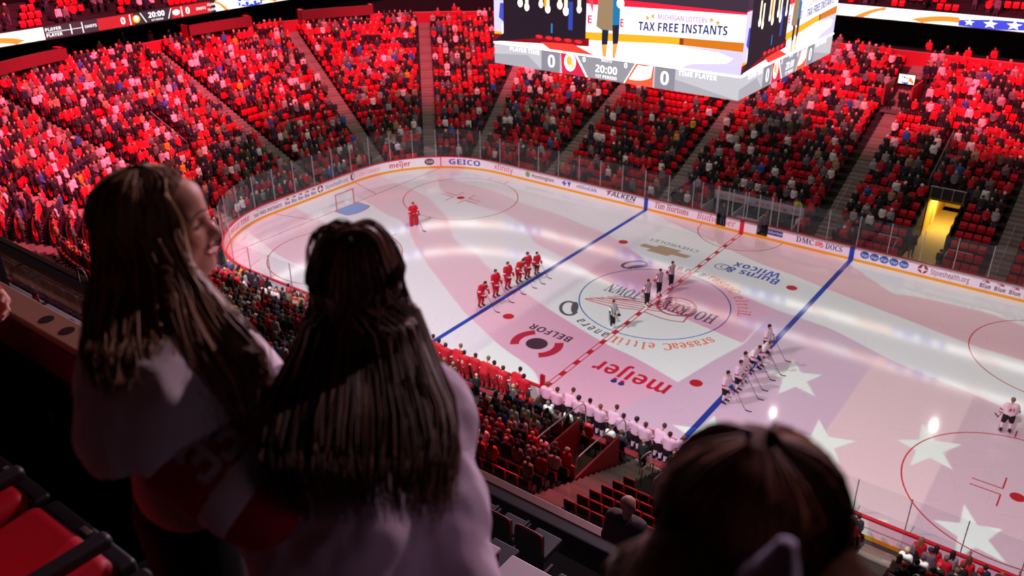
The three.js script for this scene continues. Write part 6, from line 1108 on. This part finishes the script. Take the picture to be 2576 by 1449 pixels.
// --- the brunette, seen from behind
{
  const H = at(905, 718, 1.9), fr = frameOf(H, camF.clone().addScaledVector(camR, 0.25).normalize());
  const g = woman('person', 'woman with very long straight dark brown hair, seen from behind, pale fleece top', V(H.x, 22.3, H.z));
  const J = { neck: at(905, 870, 1.9), shL: at(735, 1045, 1.92), shR: at(1072, 1040, 1.9), chest: at(905, 1130, 1.88), waist: at(915, 1390, 1.9), hip: at(930, 1600, 1.95), elR: at(1128, 1265, 1.86), wrR: at(1195, 1500, 1.84), elL: at(712, 1300, 1.9), wrL: at(720, 1520, 1.85) };
  const legs = [V(H.x + 0.09, 23.0, H.z), V(H.x - 0.09, 23.0, H.z + 0.02)], L = new THREE.Vector3(), hf = headField(false);
  const skinCaps = [C2(J.neck, J.chest, 0.06, 0.11), C2(J.chest, J.hip, 0.12, 0.12), C2(J.shL, J.shR, 0.06, 0.06), C2(J.shR, J.elR, 0.05, 0.042), C2(J.elR, J.wrR, 0.042, 0.032), C2(J.shL, J.elL, 0.05, 0.042), C2(J.elL, J.wrL, 0.042, 0.032), ...legs.map((p) => C2(p, p.clone().setY(22.4), 0.085, 0.05))];
  put('body', merge2([nets((x, y, z) => { L.set(x, y, z).applyMatrix4(fr.inv); return hf(L.x, L.y, L.z); }, arr(H.clone().subScalar(0.24)), arr(H.clone().addScalar(0.2)), 0.008), smoothMesh(skinCaps, 0.05, 0.025)]), skinMat, g);
  const top = [C2(J.neck, J.chest, 0.08, 0.13), C2(J.shL, J.shR, 0.085, 0.085), C2(J.shL, J.waist.clone().addScaledVector(camR, -0.08), 0.1, 0.13), C2(J.shR, J.waist.clone().addScaledVector(camR, 0.05), 0.1, 0.12), C2(J.chest, J.waist, 0.13, 0.14), C2(J.waist, J.hip, 0.14, 0.16), C2(J.shR, J.elR, 0.078, 0.075), C2(J.elR, J.wrR, 0.075, 0.062), C2(J.shL, J.elL, 0.078, 0.075), C2(J.elL, J.wrL, 0.075, 0.06)];
  put('fleece_top', smoothMesh(top, 0.06, 0.0085, 0.009, (x, y, z) => 23.02 - y), mat('#cfc2d2', 0.95, { sheen: 0.6, sheenRoughness: 0.8 }), g);
  put('trousers', smoothMesh(legs.map((p) => C2(p.clone().setY(23.15), p.clone().setY(22.42), 0.12, 0.07)), 0.05, 0.025), mat('#0e0d10', 0.9), g);
  put('shoes', smoothMesh(legs.map((p) => C2(p.clone().setY(22.34), p.clone().setY(22.34).addScaledVector(camF, 0.16), 0.045, 0.045)), 0.03, 0.02), mat('#1a1718', 0.7), g);
  const s = (u, v, d, a, b) => ({ c: at(u, v, d), a, b });
  const chain = [s(912, 790, 1.85, 0.11, 0.088), s(912, 870, 1.83, 0.13, 0.07), s(905, 985, 1.76, 0.168, 0.06), s(900, 1090, 1.71, 0.178, 0.05), s(905, 1180, 1.69, 0.172, 0.045), s(920, 1262, 1.69, 0.155, 0.04)];
  const hc = [-0.012, 0.03, 0], hr = [0.112, 0.11, 0.094], base = [C2(fr.P(-0.02, 0.03, 0), fr.P(0.005, 0.03, 0), 0.09, 0.086)];
  for (let k = 0; k + 1 < chain.length - 1; k++) for (const t of [-0.75, -0.45, -0.15, 0.15, 0.45, 0.75]) { const p = chain[k], q = chain[k + 1], rr = (c) => c.b * 0.3; base.push(C2(p.c.clone().addScaledVector(camR, t * p.a), q.c.clone().addScaledVector(camR, t * q.a), rr(p), rr(q) * (k === 3 ? 0.7 : 1))); }
  base.push(C2(chain[4].c.clone().addScaledVector(camR, -0.02), chain[5].c, 0.016, 0.008), C2(chain[4].c.clone().addScaledVector(camR, 0.1), chain[5].c.clone().addScaledVector(camR, 0.11), 0.015, 0.008));
  base.push(C2(fr.P(-0.02, 0, 0), chain[0].c, 0.07, 0.03));
  const bf = field(base, 0.018), [lo, hi] = bounds(base, 0.03);
  const hm = put('hair', nets((x, y, z) => bf(x, y, z) + 0.001 * noise3(x * 70, y * 6, z * 70), lo, hi, 0.008), new THREE.MeshPhysicalMaterial({ color: new THREE.Color().setRGB(0.04, 0.02, 0.013), roughness: 0.8, specularIntensity: 0.3 }), g);
  const brown = { dark: [0.05, 0.026, 0.018], light: [0.26, 0.12, 0.07], w: 0.0026, wave: 0.006, ragged: 0.07, short: 0.3 };
  const many = [...strandsFrom(fr, hr, hc, 1100, { ...brown, seed: 11, phi: [0.8, 5.5], chain: () => chain, part: () => 0.12, place: (phi) => { const a = phi - Math.PI; return Math.PI / 2 - a * 0.85 + (Math.sin(phi * 37) * 0.15); } }), ...strandsFrom(fr, hr, hc, 300, { ...brown, seed: 12, phi: [1.2, 5.1], chain: () => chain, part: () => 0.12 })];
  // loose wisps at the crown
  const r = rng(6);
  for (let i = 0; i < 26; i++) { const a = 1.2 + r() * 0.8, x = -0.03 + r() * 0.06; many.push({ pts: [fr.P(x, 0.128, 0.0), fr.P(x - 0.01, 0.138 + r() * 0.012, -0.035 - r() * 0.015), fr.P(x - 0.02, 0.112 + r() * 0.015, -0.075 - r() * 0.012), fr.P(x - 0.03, 0.06, -0.092 - r() * 0.008)], w: 0.0015, color: new THREE.Color().setRGB(0.09, 0.04, 0.025) }); }
  for (let i = 0; i < 30; i++) { const t = r(), x = (r() - 0.5) * 0.06; many.push({ pts: [fr.P(x - 0.02, 0.14, -0.02 + t * 0.02), fr.P(x - 0.02, 0.155, 0.03), fr.P(x - 0.03, 0.135 + r() * 0.01, 0.07), fr.P(x - 0.04, 0.07, 0.1)], w: 0.0018, color: new THREE.Color().setRGB(0.16, 0.06, 0.03) }); }
  put('hair_strands', strandTubes(many), strandMat(), g, hm);
}
// --- the reddish-brown head close by
{
  const H = at(1880, 1318, 1.17), fr = frameOf(H, camF.clone().addScaledVector(camR, 0.1).normalize());
  const g = woman('person', 'woman close by with wavy reddish brown hair, seen from behind and above', V(H.x, 22.3, H.z)), L = new THREE.Vector3(), hf = headField(false);
  const neck = fr.P(-0.045, -0.2, 0), chest = fr.P(0, -0.45, 0), hip = fr.P(0, -0.8, 0), shL = fr.P(-0.03, -0.26, -0.17), shR = fr.P(-0.03, -0.26, 0.17), legs = [fr.P(0, -0.8, -0.09), fr.P(0, -0.8, 0.09)], elb = [fr.P(0.02, -0.52, -0.22), fr.P(0.02, -0.52, 0.22)], wr = [fr.P(0.22, -0.6, -0.15), fr.P(0.22, -0.6, 0.15)];
  const limbs = (d) => [C2(neck, chest, 0.06 + d, 0.11 + d), C2(chest, hip, 0.11 + d, 0.12 + d), C2(shL, shR, 0.06 + d, 0.06 + d), C2(shL, elb[0], 0.05 + d, 0.043 + d), C2(elb[0], wr[0], 0.042 + d, 0.032 + d), C2(shR, elb[1], 0.05 + d, 0.043 + d), C2(elb[1], wr[1], 0.042 + d, 0.032 + d)];
  put('body', merge2([nets((x, y, z) => { L.set(x, y, z).applyMatrix4(fr.inv); return hf(L.x, L.y, L.z); }, arr(H.clone().subScalar(0.24)), arr(H.clone().addScalar(0.2)), 0.008), smoothMesh([...limbs(0), ...legs.map((p) => C2(p, p.clone().setY(22.4), 0.085, 0.05))], 0.05, 0.025)]), skinMat, g);
  put('jersey', smoothMesh(limbs(0.03), 0.06, 0.014, 0.006, (x, y, z) => 23.05 - y), mat('#d9cfe0', 0.85), g);
  put('collar', smoothMesh([C2(at(1978, 1375, 0.95), at(1935, 1480, 0.97), 0.012, 0.035)], 0.03, 0.008), mat('#b8b0cc', 0.9), g);
  put('trousers', smoothMesh(legs.map((p) => C2(p.clone().setY(23.15), p.clone().setY(22.42), 0.12, 0.07)), 0.05, 0.025), mat('#0e0d10', 0.9), g);
  const s = (u, v, d, a, b) => ({ c: at(u, v, d), a, b });
  const chain = [s(1885, 1400, 1.15, 0.112, 0.08), s(1870, 1490, 1.12, 0.15, 0.09), s(1860, 1600, 1.1, 0.17, 0.09), s(1860, 1720, 1.1, 0.17, 0.08)];
  const base = [C2(fr.P(-0.01, 0.02, 0.035), fr.P(-0.02, 0.03, 0.03), 0.085, 0.085), C2(fr.P(-0.01, 0.025, -0.035), fr.P(-0.02, 0.035, -0.03), 0.085, 0.085), C2(fr.P(-0.05, -0.02, 0), chain[0].c, 0.09, 0.09), C2(fr.P(-0.03, 0.045, 0), fr.P(0.02, 0.043, 0), 0.09, 0.086)];
  for (let k = 0; k + 1 < chain.length; k++) for (const t of [-0.5, 0.5]) base.push(C2(chain[k].c.clone().addScaledVector(camR, t * chain[k].a), chain[k + 1].c.clone().addScaledVector(camR, t * chain[k + 1].a), 0.065, 0.07));
  const bf = field(base, 0.035), [lo, hi] = bounds(base, 0.03);
  const hm = put('hair', nets((x, y, z) => bf(x, y, z) + 0.0015 * noise3(x * 45, y * 12, z * 45) + 0.006, lo, hi, 0.008), new THREE.MeshPhysicalMaterial({ color: new THREE.Color().setRGB(0.1, 0.036, 0.018), roughness: 0.8, specularIntensity: 0.3 }), g);
  const red = { dark: [0.11, 0.042, 0.024], light: [0.4, 0.17, 0.09], w: 0.0022, wave: 0.022, ragged: 0.1, short: 0.2 };
  const many = [...strandsFrom(fr, [0.108, 0.105, 0.112], [-0.012, 0.03, 0], 1200, { ...red, seed: 21, phi: [0.4, 5.9], chain: () => chain, part: () => 0.18, place: (phi) => Math.PI / 2 - (phi - Math.PI) * 0.9 })];
  const r = rng(61);   // frizzy side locks
  for (let i = 0; i < 160; i++) { const u = 1700 - r() * 90, v = 1340 + r() * 60; many.push({ pts: [at(1740 + r() * 40, 1280 + r() * 60, 1.15), at(u + 20, v + 40, 1.12), at(u - 10 + r() * 50, v + 100, 1.1), at(u - 30 + r() * 60, v + 180, 1.1)], w: 0.0011, color: new THREE.Color().setRGB(0.24, 0.11, 0.07) }); }
  put('hair_strands', strandTubes(many), strandMat(), g, hm);
}
// --- the person cut by the left edge: red sleeve, hand, white shirt, jeans
{
  const B = V(17.55, 22.3, 41.35), g = woman('person', 'person in red sleeve and blue jeans cut by the left edge', B);
  const wr = at(-8, 742, 3.95), tipD = at(14, 790, 3.9).sub(wr).normalize(), side = new THREE.Vector3().crossVectors(tipD, camF).normalize(), pn = new THREE.Vector3().crossVectors(side, tipD).normalize();
  const K = (a, b, c) => wr.clone().addScaledVector(tipD, a).addScaledVector(side, b).addScaledVector(pn, c), hand = [C2(K(-0.02, 0, 0), K(0.04, 0.012, 0), 0.028, 0.03), C2(K(0, 0, 0), K(0.06, -0.018, 0), 0.026, 0.022)];
  [[0.026, 0.085, 0.0085], [0.009, 0.095, 0.009], [-0.008, 0.09, 0.0088], [-0.024, 0.075, 0.008]].forEach(([b, l, r]) => hand.push(C2(K(0.055, b, 0), K(0.055 + l * 0.5, b * 1.1, -0.008), r + 0.001, r), C2(K(0.055 + l * 0.5, b * 1.1, -0.008), K(0.05 + l * 0.85, b, -0.035), r, r * 0.85)));
  hand.push(C2(K(0.01, 0.028, -0.005), K(0.045, 0.05, -0.02), 0.013, 0.011), C2(K(0.045, 0.05, -0.02), K(0.075, 0.048, -0.035), 0.011, 0.009));
  const head = V(17.35, 23.85, 41.3), legs = [V(17.62, 23.15, 41.42), V(17.48, 23.15, 41.3)], el = at(-150, 760, 4.0), sh = V(17.5, 23.65, 41.25);
  const [lo, hi] = bounds(hand, 0.01), hfield = field(hand, 0.008);
  put('body', merge2([nets(hfield, lo, hi, 0.004), smoothMesh([C2(head, head.clone().setY(23.95), 0.08, 0.09), C2(head, V(17.5, 23.6, 41.3), 0.055, 0.06), C2(V(17.5, 23.6, 41.3), V(17.55, 23.2, 41.36), 0.13, 0.12), C2(sh, el, 0.05, 0.045), C2(el, wr, 0.04, 0.03), ...legs.map((p) => C2(p, p.clone().setY(22.4), 0.085, 0.05))], 0.05, 0.025)]), skinMat, g);
  put('sleeve', smoothMesh([C2(sh, el, 0.075, 0.07), C2(el, wr.clone().lerp(el, 0.12), 0.068, 0.055)], 0.04, 0.016), mat('#b8122a', 0.85), g);
  put('shirt', smoothMesh([C2(V(17.5, 23.62, 41.3), V(17.55, 23.2, 41.36), 0.15, 0.165)], 0.04, 0.018), mat('#d8d2d8', 0.85), g);
  put('jeans', smoothMesh(legs.map((p) => C2(p.clone().setY(23.2), p.clone().setY(22.45), 0.115, 0.075)), 0.05, 0.018), mat('#27324e', 0.9), g);
  put('boots', smoothMesh(legs.map((p) => C2(p.clone().setY(22.65), p.clone().setY(22.36), 0.075, 0.07)), 0.03, 0.018), mat('#15141a', 0.7), g);
  put('hair', smoothMesh([C2(head.clone().setY(23.93), head.clone().setY(23.98), 0.1, 0.1)], 0.02, 0.02), mat('#2a1c16', 0.8), g);
}
{ let n = 0; scene.traverse((o) => { if (o.isMesh && !o.isInstancedMesh) n += (o.geometry.index ?? o.geometry.attributes.position).count / 3; }); console.log('triangles', n); }
function merge2(list) { return mergeGeometries(list.map((g) => { const k = g.toNonIndexed(); for (const n of Object.keys(k.attributes)) if (n !== 'position' && n !== 'normal') k.deleteAttribute(n); return k; })); }

renderer.render(scene, camera);
